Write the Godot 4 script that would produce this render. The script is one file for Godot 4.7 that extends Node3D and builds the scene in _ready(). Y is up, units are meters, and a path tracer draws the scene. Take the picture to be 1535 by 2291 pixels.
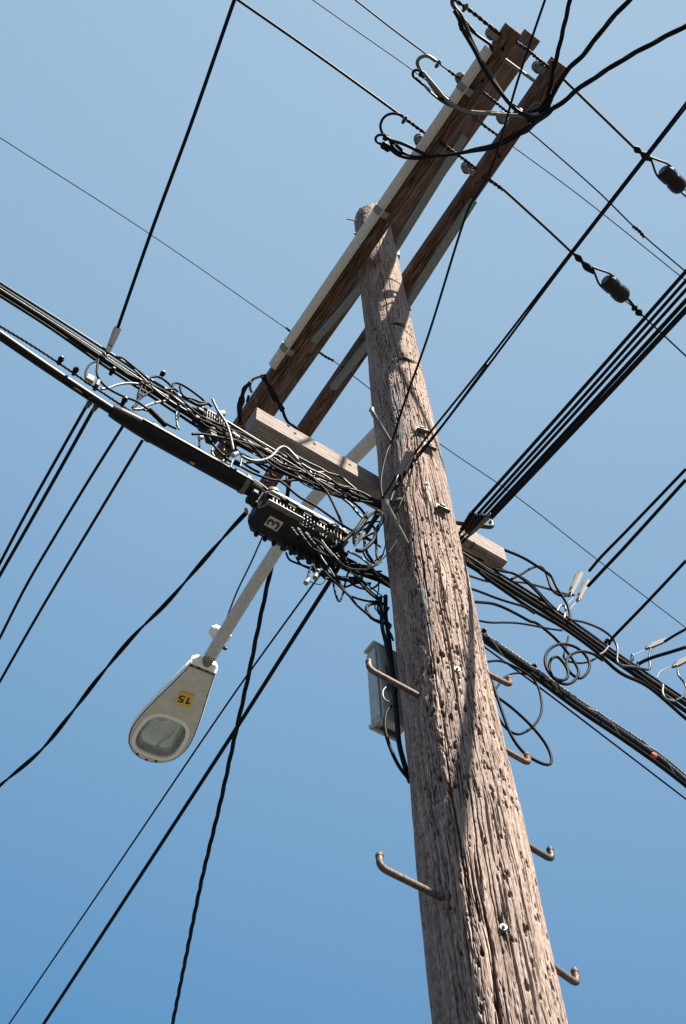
extends Node3D

# ------------------------------------------------------------------ small mesh builder
class Buf:
	var v := PackedVector3Array()
	var n := PackedVector3Array()
	var i := PackedInt32Array()
	func quad(a: Vector3, b: Vector3, c: Vector3, d: Vector3, out_from: Vector3) -> void:
		tri(a, b, c, out_from)
		tri(a, c, d, out_from)
	func tri(a: Vector3, b: Vector3, c: Vector3, out_from: Vector3) -> void:
		var nn := (b - a).cross(c - a)
		if nn.length() < 1e-12:
			return
		nn = nn.normalized()
		var k := v.size()
		if nn.dot((a + b + c) / 3.0 - out_from) < 0.0:
			nn = -nn
			v.append_array([a, b, c])
		else:
			v.append_array([a, c, b])
		n.append_array([nn, nn, nn])
		i.append_array([k, k + 1, k + 2])
	# box with chamfered edges
	func box(t: Transform3D, size: Vector3, bev := 0.002) -> void:
		var h := size * 0.5
		var b := minf(bev, minf(h.x, minf(h.y, h.z)) * 0.9)
		var o := t.origin
		for ax in 3:
			for s in [-1.0, 1.0]:
				var q := []
				for c in [[-1, -1], [1, -1], [1, 1], [-1, 1]]:
					var p := Vector3.ZERO
					p[ax] = s * h[ax]
					p[(ax + 1) % 3] = c[0] * (h[(ax + 1) % 3] - b)
					p[(ax + 2) % 3] = c[1] * (h[(ax + 2) % 3] - b)
					q.append(t * p)
				quad(q[0], q[1], q[2], q[3], o)
		for ax in 3:
			var a1 := (ax + 1) % 3
			var a2 := (ax + 2) % 3
			for s1 in [-1.0, 1.0]:
				for s2 in [-1.0, 1.0]:
					var q := []
					for e in [[-1.0, 0], [1.0, 0], [1.0, 1], [-1.0, 1]]:
						var p := Vector3.ZERO
						p[ax] = e[0] * (h[ax] - b)
						p[a1] = s1 * (h[a1] - (b if e[1] == 0 else 0.0))
						p[a2] = s2 * (h[a2] - (0.0 if e[1] == 0 else b))
						q.append(t * p)
					quad(q[0], q[1], q[2], q[3], o)
		for sx in [-1.0, 1.0]:
			for sy in [-1.0, 1.0]:
				for sz in [-1.0, 1.0]:
					tri(t * Vector3(sx * h.x, sy * (h.y - b), sz * (h.z - b)), t * Vector3(sx * (h.x - b), sy * h.y, sz * (h.z - b)), t * Vector3(sx * (h.x - b), sy * (h.y - b), sz * h.z), o)
	# tube along a list of points; radii scale the radius at each point
	func tube(p: PackedVector3Array, r: float, sides := 8, radii := PackedFloat32Array()) -> void:
		var m := p.size()
		if m < 2:
			return
		var base := v.size()
		var nn := Vector3.ZERO
		for k in m:
			var t := (p[mini(k + 1, m - 1)] - p[maxi(k - 1, 0)]).normalized()
			if k == 0:
				nn = t.cross(Vector3.UP if absf(t.y) < 0.9 else Vector3.RIGHT).normalized()
			else:
				nn = (nn - t * nn.dot(t)).normalized()
			var bb := t.cross(nn)
			var rr := r * (radii[k] if radii.size() == m else 1.0)
			for j in sides:
				var a := TAU * j / sides
				var d := nn * cos(a) + bb * sin(a)
				v.append(p[k] + d * rr)
				n.append(d)
		for k in m - 1:
			for j in sides:
				var a := base + k * sides + j
				var b := base + k * sides + (j + 1) % sides
				i.append_array([a, a + sides, b, b, a + sides, b + sides])
		for e in [0, m - 1]:
			var t := (p[1] - p[0]).normalized() * -1.0 if e == 0 else (p[m - 1] - p[m - 2]).normalized()
			var k0 := v.size()
			v.append(p[e])
			n.append(t)
			for j in sides:
				v.append(v[base + e * sides + j])
				n.append(t)
			for j in sides:
				if e == 0:
					i.append_array([k0, k0 + 1 + j, k0 + 1 + (j + 1) % sides])
				else:
					i.append_array([k0, k0 + 1 + (j + 1) % sides, k0 + 1 + j])
	# turned shape: profile points are (radius, height along the transform's y)
	func lathe(t: Transform3D, prof: Array, sides := 16) -> void:
		for k in prof.size() - 1:
			var a: Vector2 = prof[k]
			var b: Vector2 = prof[k + 1]
			var d := (b - a).normalized()
			var nr := Vector2(d.y, -d.x)
			var base := v.size()
			for j in sides:
				var w := TAU * j / sides
				var rad := Vector3(cos(w), 0, sin(w))
				for e in [a, b]:
					v.append(t * (rad * e.x + Vector3(0, e.y, 0)))
					n.append((t.basis * (rad * nr.x + Vector3(0, nr.y, 0))).normalized())
			for j in sides:
				var q := base + j * 2
				var s := base + ((j + 1) % sides) * 2
				i.append_array([q, s, q + 1, s, s + 1, q + 1])
	# smooth skin through closed loops of equal size; normals point away from `hint` when outward, else toward it
	func loft(t: Transform3D, loops: Array, hint: Vector3, outward: bool) -> void:
		var m: int = loops[0].size()
		var base := v.size()
		for k in loops.size():
			var up: Array = loops[mini(k + 1, loops.size() - 1)]
			var dn: Array = loops[maxi(k - 1, 0)]
			for j in m:
				var p: Vector3 = t * loops[k][j]
				var e: Vector3 = t.basis * (loops[k][(j + 1) % m] - loops[k][(j + m - 1) % m])
				var w: Vector3 = t.basis * (up[j] - dn[j])
				var nn := e.cross(w).normalized()
				if (nn.dot(p - hint) < 0.0) == outward:
					nn = -nn
				v.append(p)
				n.append(nn)
		for k in loops.size() - 1:
			for j in m:
				var a := base + k * m + j
				var b := base + k * m + (j + 1) % m
				for f in [[a, b, b + m], [a, b + m, a + m]]:
					var g := (v[f[1]] - v[f[0]]).cross(v[f[2]] - v[f[0]])
					if g.dot(n[f[0]] + n[f[1]] + n[f[2]]) > 0.0:
						i.append_array([f[0], f[2], f[1]])
					else:
						i.append_array([f[0], f[1], f[2]])
	func mesh() -> ArrayMesh:
		var a := []
		a.resize(Mesh.ARRAY_MAX)
		a[Mesh.ARRAY_VERTEX] = v
		a[Mesh.ARRAY_NORMAL] = n
		a[Mesh.ARRAY_INDEX] = i
		var m := ArrayMesh.new()
		m.add_surface_from_arrays(Mesh.PRIMITIVE_TRIANGLES, a)
		return m

class Mats:
	var black: StandardMaterial3D
	var sheath: StandardMaterial3D
	var matte_black: StandardMaterial3D
	var worn_steel: StandardMaterial3D
	var grey_wire: StandardMaterial3D
	var pale_wire: StandardMaterial3D
	var dark_wire: StandardMaterial3D
	var steel: StandardMaterial3D
	var pale_metal: StandardMaterial3D
	var dark_metal: StandardMaterial3D
	var galvanised: StandardMaterial3D
	var rust: StandardMaterial3D
	var dark_glaze: StandardMaterial3D
	var spool_glaze: StandardMaterial3D
	var green: StandardMaterial3D
	var teal: StandardMaterial3D
	var white: StandardMaterial3D
	var orange: StandardMaterial3D
	var yellow: StandardMaterial3D
	var grey_plastic: StandardMaterial3D
	var conduit: StandardMaterial3D
	var lamp_paint: StandardMaterial3D
	var lamp_rim: StandardMaterial3D
	var reflector: StandardMaterial3D
	var glass: StandardMaterial3D
	var bulb: StandardMaterial3D
	var box_paint: StandardMaterial3D
	var terminal: StandardMaterial3D
	var terminal_lid: StandardMaterial3D
	var ink: StandardMaterial3D
	var plate: StandardMaterial3D
	var tan: StandardMaterial3D
	var yellow_tag: StandardMaterial3D
	var arm_wood: StandardMaterial3D
	var arm_wood_grey: StandardMaterial3D
	var timber: StandardMaterial3D
	var brace: StandardMaterial3D
	var pole: StandardMaterial3D
	var concrete: StandardMaterial3D

var M := Mats.new()
var used := {}

func V(x: float, y: float, z: float) -> Vector3:
	return Vector3(x, y, z)

func numbered(called: String) -> String:
	if not used.has(called):
		used[called] = 0
		return called
	used[called] += 1
	return "%s_%03d" % [called, used[called]]

func tag(o: Node3D, label: String, category: String, group := "") -> Node3D:
	o.set_meta("label", label)
	o.set_meta("category", category)
	if group != "":
		o.set_meta("group", group)
	return o

func thing(called: String, label: String, category: String, group := "", at := Vector3.ZERO) -> Node3D:
	var o := Node3D.new()
	o.name = numbered(called)
	add_child(o, true)
	o.position = at
	tag(o, label, category, group)
	return o

# a mesh: a part of `parent`, whose points are given in world space
func obj(called: String, b: Buf, m: Material, parent: Node3D = null) -> MeshInstance3D:
	var o := MeshInstance3D.new()
	o.mesh = b.mesh()
	o.material_override = m
	if parent == null:
		o.name = numbered(called)
		add_child(o, true)
	else:
		o.name = called
		parent.add_child(o, true)
		var off := Vector3.ZERO
		var q: Node = parent
		while q != self and q is Node3D:
			off += (q as Node3D).position
			q = q.get_parent()
		o.position = -off
	return o

func smooth(p: Array, step := 0.025) -> PackedVector3Array:
	var r := PackedVector3Array()
	var m := p.size()
	if m < 3:
		for q in p:
			r.append(q)
		return r
	for k in m - 1:
		var a: Vector3 = p[k]
		var b: Vector3 = p[k + 1]
		var l := a.distance_to(b)
		var pa: Vector3 = p[k - 1] if k > 0 else a
		var pb: Vector3 = p[k + 2] if k < m - 2 else b
		# tangents limited to the segment length, so that uneven spacing does not overshoot
		var ta := (b - pa)
		ta = ta.normalized() * minf(l, a.distance_to(pa) * 1.5 if k > 0 else l)
		var tb := (pb - a)
		tb = tb.normalized() * minf(l, b.distance_to(pb) * 1.5 if k < m - 2 else l)
		var sub := clampi(int(l / step), 3, 14)
		for s in sub:
			var t := float(s) / sub
			var t2 := t * t
			var t3 := t2 * t
			r.append(a * (2 * t3 - 3 * t2 + 1) + ta * (t3 - 2 * t2 + t) + b * (3 * t2 - 2 * t3) + tb * (t3 - t2))
	r.append(p[m - 1])
	return r

func resampled(p: PackedVector3Array, step: float) -> PackedVector3Array:
	var r := PackedVector3Array()
	for k in p.size() - 1:
		var l := p[k].distance_to(p[k + 1])
		var sub := maxi(1, int(ceil(l / step)))
		for s in sub:
			r.append(p[k].lerp(p[k + 1], float(s) / sub))
	r.append(p[p.size() - 1])
	return r

func strand_path(p: PackedVector3Array, off: float, phase: float, pitch: float) -> PackedVector3Array:
	var r := PackedVector3Array()
	var m := p.size()
	var along := 0.0
	var nn := Vector3.ZERO
	for k in m:
		var t := (p[mini(k + 1, m - 1)] - p[maxi(k - 1, 0)]).normalized()
		if k == 0:
			nn = t.cross(Vector3.UP if absf(t.y) < 0.9 else Vector3.RIGHT).normalized()
		else:
			nn = (nn - t * nn.dot(t)).normalized()
			along += p[k].distance_to(p[k - 1])
		var a := phase + TAU * along / pitch
		r.append(p[k] + (nn * cos(a) + t.cross(nn) * sin(a)) * off)
	return r

# every wire and cable: one tube, several strands twisted together, or (strands < 0) one helix round the line
func wire(called: String, label: String, category: String, group: String, m: Material, r: float, pts: Array, strands := 1, pitch := 0.25) -> void:
	var b := Buf.new()
	var p := smooth(pts)
	if strands == 1:
		b.tube(p, r, 8 if r > 0.003 else 6)
	elif strands < 0:
		b.tube(strand_path(resampled(p, pitch / 14.0), 0.019, 0.0, pitch), r, 5)
	else:
		var q := resampled(p, pitch / 10.0)
		for s in strands:
			b.tube(strand_path(q, r * 0.52, TAU * s / strands, pitch), r * (0.56 if strands == 2 else 0.5), 6)
	tag(obj(called, b, m), label, category, group)

func frame_along(a: Vector3, b: Vector3) -> Transform3D:
	var y := (b - a).normalized()
	var x := y.cross(Vector3.UP if absf(y.y) < 0.95 else Vector3.RIGHT).normalized()
	return Transform3D(Basis(x, y, x.cross(y)), a)

func sleeve(called: String, label: String, category: String, group: String, m: Material, a: Vector3, b: Vector3, r: float) -> void:
	var l := a.distance_to(b)
	var t := frame_along(a, b)
	var buf := Buf.new()
	var c := minf(r * 0.45, l * 0.2)
	buf.lathe(t, [Vector2(0, 0), Vector2(r * 0.6, 0), Vector2(r, c), Vector2(r, l * 0.45), Vector2(r * 0.92, l * 0.47), Vector2(r * 0.92, l * 0.53), Vector2(r, l * 0.55), Vector2(r, l - c), Vector2(r * 0.6, l), Vector2(0, l)], 14)
	tag(obj(called, buf, m), label, category, group)

# tapered shell clamp of a service drop: folded body, cover plate and bail loop
func wedge(called: String, label: String, category: String, group: String, m: Material, a: Vector3, b: Vector3, r: float) -> void:
	var o := thing(called, label, category, group, a)
	var l := a.distance_to(b)
	var t := frame_along(a, b)
	var buf := Buf.new()
	for s in [[-1.0], [1.0]]:
		var w: float = s[0]
		buf.quad(t * V(-r, 0, w * r * 0.55), t * V(r, 0, w * r * 0.55), t * V(r * 0.6, l, w * r * 0.4), t * V(-r * 0.6, l, w * r * 0.4), t * V(0, l * 0.5, 0))
		buf.quad(t * V(w * r, 0, -r * 0.55), t * V(w * r, 0, r * 0.55), t * V(w * r * 0.6, l, r * 0.4), t * V(w * r * 0.6, l, -r * 0.4), t * V(0, l * 0.5, 0))
	buf.quad(t * V(-r, 0, -r * 0.55), t * V(r, 0, -r * 0.55), t * V(r, 0, r * 0.55), t * V(-r, 0, r * 0.55), t * V(0, l * 0.5, 0))
	buf.quad(t * V(-r * 0.6, l, -r * 0.4), t * V(r * 0.6, l, -r * 0.4), t * V(r * 0.6, l, r * 0.4), t * V(-r * 0.6, l, r * 0.4), t * V(0, l * 0.5, 0))
	obj("body", buf, m, o)
	buf = Buf.new()
	buf.box(t * Transform3D(Basis(), V(0, l * 0.42, r * 0.56)), V(r * 0.9, l * 0.7, r * 0.25), r * 0.1)
	buf.box(t * Transform3D(Basis(), V(0, l * 0.42, -r * 0.56)), V(r * 0.9, l * 0.7, r * 0.25), r * 0.1)
	obj("wedge_plate", buf, m, o)
	buf = Buf.new()
	buf.tube(smooth([t * V(-r * 0.5, l, 0), t * V(-r * 0.45, l + r * 0.8, 0), t * V(0, l + r * 1.5, 0), t * V(r * 0.45, l + r * 0.8, 0), t * V(r * 0.5, l, 0)], 0.005), r * 0.12, 6)
	obj("bail", buf, M.steel, o)

# split bolt clamp: two jaws, a bolt and two nuts
func bolt_clamp(called: String, label: String, at: Vector3, along: Vector3, size: float, m: Material, group: String) -> void:
	var o := thing(called, label, "clamp", group, at)
	var t := frame_along(at, at + along)
	var b := Buf.new()
	b.box(t * Transform3D(Basis(), V(size * 0.22, 0, 0)), V(size * 0.4, size * 0.8, size * 0.7), size * 0.1)
	obj("jaw", b, m, o)
	b = Buf.new()
	b.box(t * Transform3D(Basis(), V(-size * 0.25, 0, 0)), V(size * 0.4, size * 0.62, size * 0.6), size * 0.1)
	obj("jaw", b, m, o)
	b = Buf.new()
	b.lathe(Transform3D(Basis(t.basis.y, t.basis.x, -t.basis.z), at - t.basis.x * size * 0.75), [Vector2(0, 0), Vector2(size * 0.12, 0), Vector2(size * 0.12, size * 1.45), Vector2(0, size * 1.45)], 8)
	obj("bolt", b, M.steel, o)
	for s in [-0.55, 0.52]:
		b = Buf.new()
		b.lathe(Transform3D(Basis(t.basis.y, t.basis.x, -t.basis.z), at + t.basis.x * size * s), [Vector2(0, -size * 0.12), Vector2(size * 0.26, -size * 0.12), Vector2(size * 0.26, size * 0.12), Vector2(0, size * 0.12)], 6)
		obj("nut", b, m, o)

func ring(called: String, label: String, category: String, group: String, m: Material, a: Vector3, b: Vector3, r: float) -> void:
	var c := (a + b) * 0.5
	var t := frame_along(a, b)
	var p := PackedVector3Array()
	for k in 19:
		var w := TAU * k / 18.0
		p.append(c + t.basis.y * cos(w) * r + Vector3.UP.lerp(t.basis.z, 0.5).normalized() * sin(w) * r)
	var buf := Buf.new()
	buf.tube(p, r * 0.27, 7)
	tag(obj(called, buf, m), label, category, group)

func hook(called: String, label: String, category: String, group: String, m: Material, a: Vector3, b: Vector3, r: float) -> void:
	var d := b - a
	var buf := Buf.new()
	var up := V(0, d.length() * 0.5, 0)
	buf.tube(smooth([a, a + d * 0.5 + up * 0.3, b, b - up * 0.55, b - up * 0.9 - d * 0.2, b - up * 1.3 - d * 0.5], 0.006), r, 7)
	tag(obj(called, buf, m), label, category, group)

# porcelain guy strain insulator with the wire eye that holds it
func insulator(called: String, label: String, category: String, group: String, m: Material, a: Vector3, b: Vector3, r: float) -> void:
	var o := thing(called, label, category, group, a)
	var l := a.distance_to(b)
	var t := frame_along(a, b)
	var s := l * 0.38
	var buf := Buf.new()
	buf.lathe(t, [Vector2(0, s), Vector2(r * 0.62, s), Vector2(r * 0.9, s + l * 0.05), Vector2(r * 1.02, s + l * 0.14), Vector2(r * 1.0, s + l * 0.26), Vector2(r * 0.9, s + l * 0.28), Vector2(r * 0.9, s + l * 0.33), Vector2(r * 1.0, s + l * 0.35), Vector2(r * 1.02, s + l * 0.5), Vector2(r * 0.9, s + l * 0.58), Vector2(r * 0.6, l), Vector2(0, l)], 8)
	obj("porcelain_body", buf, m, o)
	buf = Buf.new()
	for w in [-1.0, 1.0]:
		buf.tube(smooth([t * V(0, 0, 0), t * V(w * r * 0.35, s * 0.4, 0), t * V(w * r * 0.82, s * 0.95, 0), t * V(w * r * 0.88, s + l * 0.2, 0)], 0.01), r * 0.13, 6)
	obj("wire_eye", buf, M.dark_wire, o)
	buf = Buf.new()
	for w in [-1.0, 1.0]:
		buf.tube(PackedVector3Array([t * V(w * r * 0.3, l * 0.97, r * 0.2), t * V(w * r * 0.08, l * 1.28, 0)]), r * 0.07, 6)
	obj("wire_tail", buf, M.dark_wire, o)

func lumpy_grip(called: String, label: String, category: String, group: String, m: Material, a: Vector3, b: Vector3, r: float) -> void:
	var buf := Buf.new()
	var p := PackedVector3Array()
	var rad := PackedFloat32Array()
	var shape := [0.35, 0.7, 1.15, 1.2, 0.8, 0.55, 0.9, 1.25, 1.35, 1.2, 0.95, 0.6, 0.4]
	for k in 13:
		p.append(a.lerp(b, k / 12.0))
		rad.append(shape[k])
	buf.tube(p, r, 10, rad)
	var t := frame_along(a, b)
	buf.tube(PackedVector3Array([a.lerp(b, 0.3), a.lerp(b, 0.36) + t.basis.z * r * 1.9]), r * 0.18, 5)
	buf.tube(PackedVector3Array([a.lerp(b, 0.72), a.lerp(b, 0.66) - t.basis.z * r * 1.8]), r * 0.18, 5)
	tag(obj(called, buf, m), label, category, group)

var SKY_GAIN := 0.294
var STAINS := [[-0.083, 6.046, 0.50, 0.0220, Color(0.17, 0.2, 0.235)], [-0.198, 5.731, 0.35, 0.0160, Color(0.19, 0.215, 0.24)], [-0.705, 5.428, 0.30, 0.0140, Color(0.19, 0.21, 0.23)], [-0.160, 4.507, 0.28, 0.0110, Color(0.19, 0.215, 0.24)], [0.298, 4.055, 0.17, 0.0042, Color(0.46, 0.46, 0.48)], [0.388, 5.165, 0.12, 0.0080, Color(0.55, 0.53, 0.52)], [0.271, 3.149, 0.12, 0.0180, Color(0.2, 0.165, 0.14)], [-0.605, 3.603, 0.30, 0.0100, Color(0.2, 0.21, 0.23)]]
var LAMP_NECK := Vector3(-1.745,5.95,0.048)
var LAMP_TIP := Vector3(-2.492,5.95,-0.012)
var STICKER := [Vector3(-1.926,5.942,-0.004), Vector3(-1.938,5.942,0.075), Vector3(-2.03,5.942,0.057), Vector3(-2.027,5.942,-0.024)]
var ARM := [Vector3(-0.06,6.011,0.041), Vector3(-0.245,6.055,0.045), Vector3(-0.718,6.17,0.055), Vector3(-1.098,6.123,0.055), Vector3(-1.456,6.044,0.05), Vector3(-1.596,6.013,0.046), Vector3(-1.684,5.98,0.046)]
var ARM_CLAMP := Vector3(-1.593,6.069,0.047)
var CASE_A := Vector3(-0.156,5,1.235)
var CASE_B := Vector3(-0.163,5,0.618)
var LABEL_AT := Vector3(-0.165,4.957,0.9)
var NUMBER_PLATE := Vector3(-0.191,4.893,0.54)
var DARK_TERMINAL := Vector3(-0.15,5.259,0.855)
var BOX_MIN := Vector3(-0.214,4.082,0.035)
var BOX_MAX := Vector3(-0.16,4.44,0.138)
# ------------------------------------------------------------------ materials
func plain(c: Color, rough: float, metal := 0.0) -> StandardMaterial3D:
	var m := StandardMaterial3D.new()
	m.albedo_color = c.linear_to_srgb()
	m.roughness = rough
	m.metallic = metal
	return m

func noise_tex(seed_: int, freq: float, octaves: int, ramp: Array = [], size := 512) -> NoiseTexture2D:
	var f := FastNoiseLite.new()
	f.seed = seed_
	f.noise_type = FastNoiseLite.TYPE_SIMPLEX_SMOOTH
	f.frequency = freq
	f.fractal_octaves = octaves
	var t := NoiseTexture2D.new()
	t.width = size
	t.height = size
	t.seamless = true
	t.noise = f
	if ramp.size() > 0:
		var g := Gradient.new()
		var offs := PackedFloat32Array()
		var cols := PackedColorArray()
		for r in ramp:
			offs.append(r[0])
			var c: Color = r[1]
			cols.append(c.linear_to_srgb())
		g.offsets = offs
		g.colors = cols
		t.color_ramp = g
	return t

# wood with its grain along one axis of the object
func wood(seed_: int, ramp: Array, scale: Vector3, relief: float) -> StandardMaterial3D:
	var m := StandardMaterial3D.new()
	m.albedo_texture = noise_tex(seed_, 0.012, 5, ramp)
	m.roughness = 0.88
	m.metallic_specular = 0.3
	m.uv1_triplanar = true
	m.uv1_scale = scale
	m.heightmap_enabled = true
	m.heightmap_texture = noise_tex(seed_ + 7, 0.02, 5)
	m.heightmap_scale = relief
	return m

# paint or metal with fine mottling and dirt specks
func mottled(seed_: int, a: Color, b: Color, rough: float, metal: float, scale: float, relief := 0.0) -> StandardMaterial3D:
	var m := StandardMaterial3D.new()
	m.albedo_texture = noise_tex(seed_, 0.02, 5, [[0.3, a], [0.7, b]], 256)
	m.roughness = rough
	m.metallic = metal
	m.uv1_triplanar = true
	m.uv1_scale = Vector3.ONE * scale
	if relief > 0.0:
		m.heightmap_enabled = true
		m.heightmap_texture = noise_tex(seed_ + 3, 0.05, 4, [], 256)
		m.heightmap_scale = relief
	return m

func make_materials() -> void:
	M.black = plain(Color(0.0085, 0.009, 0.0105), 0.5)
	M.black.metallic_specular = 0.17
	M.matte_black = plain(Color(0.011, 0.011, 0.013), 0.8)
	M.matte_black.metallic_specular = 0.2
	M.worn_steel = mottled(22, Color(0.06, 0.048, 0.042), Color(0.13, 0.105, 0.09), 0.6, 0.4, 16.0)
	M.sheath = plain(Color(0.008, 0.0085, 0.01), 0.38)
	M.sheath.metallic_specular = 0.25
	M.grey_wire = mottled(5, Color(0.014, 0.0145, 0.016), Color(0.03, 0.03, 0.032), 0.4, 0.0, 9.0)
	M.grey_wire.metallic_specular = 0.4
	M.pale_wire = mottled(6, Color(0.07, 0.068, 0.064), Color(0.12, 0.117, 0.11), 0.45, 0.0, 9.0)
	M.dark_wire = plain(Color(0.014, 0.014, 0.015), 0.6)
	M.dark_wire.metallic_specular = 0.25
	M.steel = mottled(8, Color(0.14, 0.14, 0.14), Color(0.24, 0.24, 0.235), 0.5, 0.5, 14.0)
	M.pale_metal = mottled(9, Color(0.06, 0.064, 0.058), Color(0.105, 0.107, 0.1), 0.7, 0.0, 14.0)
	M.dark_metal = mottled(10, Color(0.03, 0.03, 0.032), Color(0.075, 0.07, 0.065), 0.55, 0.4, 14.0)
	M.galvanised = mottled(11, Color(0.13, 0.13, 0.12), Color(0.21, 0.21, 0.195), 0.6, 0.15, 16.0)
	M.rust = mottled(12, Color(0.07, 0.042, 0.03), Color(0.15, 0.092, 0.064), 0.8, 0.1, 16.0, 0.05)
	M.dark_glaze = plain(Color(0.01, 0.008, 0.008), 0.3)
	M.dark_glaze.metallic_specular = 0.3
	M.spool_glaze = mottled(13, Color(0.035, 0.033, 0.034), Color(0.085, 0.08, 0.08), 0.35, 0.0, 12.0)
	M.green = plain(Color(0.02, 0.16, 0.1), 0.4)
	M.teal = plain(Color(0.012, 0.06, 0.07), 0.45)
	M.white = plain(Color(0.35, 0.34, 0.33), 0.5)
	M.orange = plain(Color(0.5, 0.1, 0.04), 0.6)
	M.yellow = plain(Color(0.66, 0.47, 0.045), 0.55)
	M.grey_plastic = plain(Color(0.16, 0.16, 0.165), 0.45)
	M.conduit = mottled(14, Color(0.42, 0.42, 0.38), Color(0.52, 0.52, 0.48), 0.6, 0.0, 6.0)
	M.lamp_paint = mottled(15, Color(0.5, 0.51, 0.465), Color(0.56, 0.57, 0.525), 0.5, 0.0, 3.0)
	M.lamp_rim = mottled(16, Color(0.78, 0.78, 0.74), Color(0.82, 0.82, 0.78), 0.5, 0.0, 3.0)
	M.reflector = plain(Color(0.42, 0.5, 0.5), 0.16, 1.0)
	M.glass = StandardMaterial3D.new()
	M.glass.albedo_color = Color(0.8, 0.87, 0.86, 0.08)
	M.glass.transparency = BaseMaterial3D.TRANSPARENCY_ALPHA
	M.glass.roughness = 0.04
	M.bulb = plain(Color(0.62, 0.6, 0.55), 0.3)
	M.box_paint = mottled(18, Color(0.3, 0.33, 0.32), Color(0.4, 0.43, 0.42), 0.5, 0.0, 8.0)
	M.terminal = mottled(19, Color(0.006, 0.007, 0.0085), Color(0.014, 0.0145, 0.017), 0.55, 0.0, 8.0, 0.03)
	M.terminal.metallic_specular = 0.3
	M.terminal_lid = mottled(20, Color(0.1, 0.096, 0.096), Color(0.16, 0.155, 0.155), 0.5, 0.0, 8.0)
	M.ink = plain(Color(0.012, 0.012, 0.013), 0.6)
	M.plate = plain(Color(0.42, 0.4, 0.37), 0.55)
	M.yellow_tag = plain(Color(0.72, 0.62, 0.3), 0.5)
	M.tan = mottled(21, Color(0.2, 0.13, 0.075), Color(0.36, 0.26, 0.16), 0.6, 0.2, 14.0)
	M.arm_wood = wood(31, [[0.2, Color(0.032, 0.019, 0.014)], [0.42, Color(0.078, 0.042, 0.029)], [0.58, Color(0.125, 0.074, 0.052)], [0.8, Color(0.15, 0.118, 0.1)]], V(0.9, 16, 16), 0.25)
	M.arm_wood_grey = wood(33, [[0.25, Color(0.07, 0.048, 0.037)], [0.5, Color(0.12, 0.088, 0.072)], [0.75, Color(0.17, 0.135, 0.115)]], V(0.9, 16, 16), 0.25)
	M.timber = wood(35, [[0.25, Color(0.16, 0.132, 0.12)], [0.5, Color(0.24, 0.205, 0.19)], [0.75, Color(0.31, 0.275, 0.26)]], V(18, 18, 1.0), 0.3)
	M.brace = mottled(37, Color(0.1, 0.115, 0.11), Color(0.17, 0.19, 0.183), 0.7, 0.0, 10.0)
	M.concrete = mottled(39, Color(0.05, 0.048, 0.044), Color(0.075, 0.072, 0.067), 0.9, 0.0, 0.7)
	M.pole = StandardMaterial3D.new()
	M.pole.vertex_color_use_as_albedo = true
	M.pole.roughness = 0.92
	M.pole.metallic_specular = 0.25
	M.pole.uv1_triplanar = true
	M.pole.uv1_scale = V(20, 1.3, 20)
	M.pole.albedo_texture = noise_tex(43, 0.045, 5, [[0.3, Color(0.34, 0.3, 0.28)], [0.44, Color(0.72, 0.69, 0.67)], [0.56, Color(0.95, 0.94, 0.93)], [0.7, Color(1, 1, 1)]])
	M.pole.heightmap_enabled = true
	M.pole.heightmap_texture = noise_tex(41, 0.04, 5)
	M.pole.heightmap_scale = 0.1

# ------------------------------------------------------------------ sky: clear air, paler toward the sun
func make_sky(sun: Vector3) -> Sky:
	var w := 512
	var h := 256
	var im := Image.create(w, h, false, Image.FORMAT_RGBF)
	for y in h:
		var lat := PI * (0.5 - (y + 0.5) / h)
		for x in w:
			var lon := TAU * (x + 0.5) / w
			var d := V(sin(lon) * cos(lat), sin(lat), -cos(lon) * cos(lat))
			var g := rad_to_deg(acos(clampf(d.dot(sun), -1, 1)))
			# clear sky: deep blue far from the sun and pale round it
			var c := Color(0.316 - 0.286 * g / 90.0 + 0.2 * d.y, 0.469 - 0.252 * g / 90.0 + 0.197 * d.y, 0.697 - 0.189 * g / 90.0 + 0.115 * d.y)
			c = Color(maxf(c.r, 0.085), maxf(c.g, 0.25), maxf(c.b, 0.48))
			c += Color(0.5, 0.46, 0.4) * exp(-g / 9.0)
			var low := pow(clampf(1.0 - maxf(d.y, 0.0) / 0.35, 0.0, 1.0), 2.0)
			c = c.lerp(Color(0.34, 0.46, 0.6), low * 0.6)
			if d.y < 0.0:
				c = Color(0.12, 0.115, 0.11)
			im.set_pixel(x, y, c * SKY_GAIN)
	var p := PanoramaSkyMaterial.new()
	p.panorama = ImageTexture.create_from_image(im)
	var sk := Sky.new()
	sk.sky_material = p
	return sk

# ------------------------------------------------------------------ the weathered pole
const POLE_TOP := 9.06
var toward := V(0.7259, 0, 0.6877)      # from the pole toward the street corner where it is seen from
var across := V(0.6877, 0, -0.7259)

func pole_radius(h: float) -> float:
	if h < 3.0:
		return lerpf(0.163, 0.15, h / 3.0)
	return lerpf(0.15, 0.142, (h - 3.0) / 1.2) if h < 4.2 else lerpf(0.142, 0.123, (h - 4.2) / 4.8)

func on_pole(u: float, h: float, out := 0.0) -> Vector3:
	var a := asin(clampf(u, -1, 1))
	return (toward * cos(a) + across * sin(a)) * (pole_radius(h) + out) + V(0, h, 0)

func fn(seed_: int, octaves := 2) -> FastNoiseLite:
	var f := FastNoiseLite.new()
	f.seed = seed_
	f.noise_type = FastNoiseLite.TYPE_SIMPLEX_SMOOTH
	f.frequency = 1.0
	f.fractal_octaves = octaves
	return f

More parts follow.
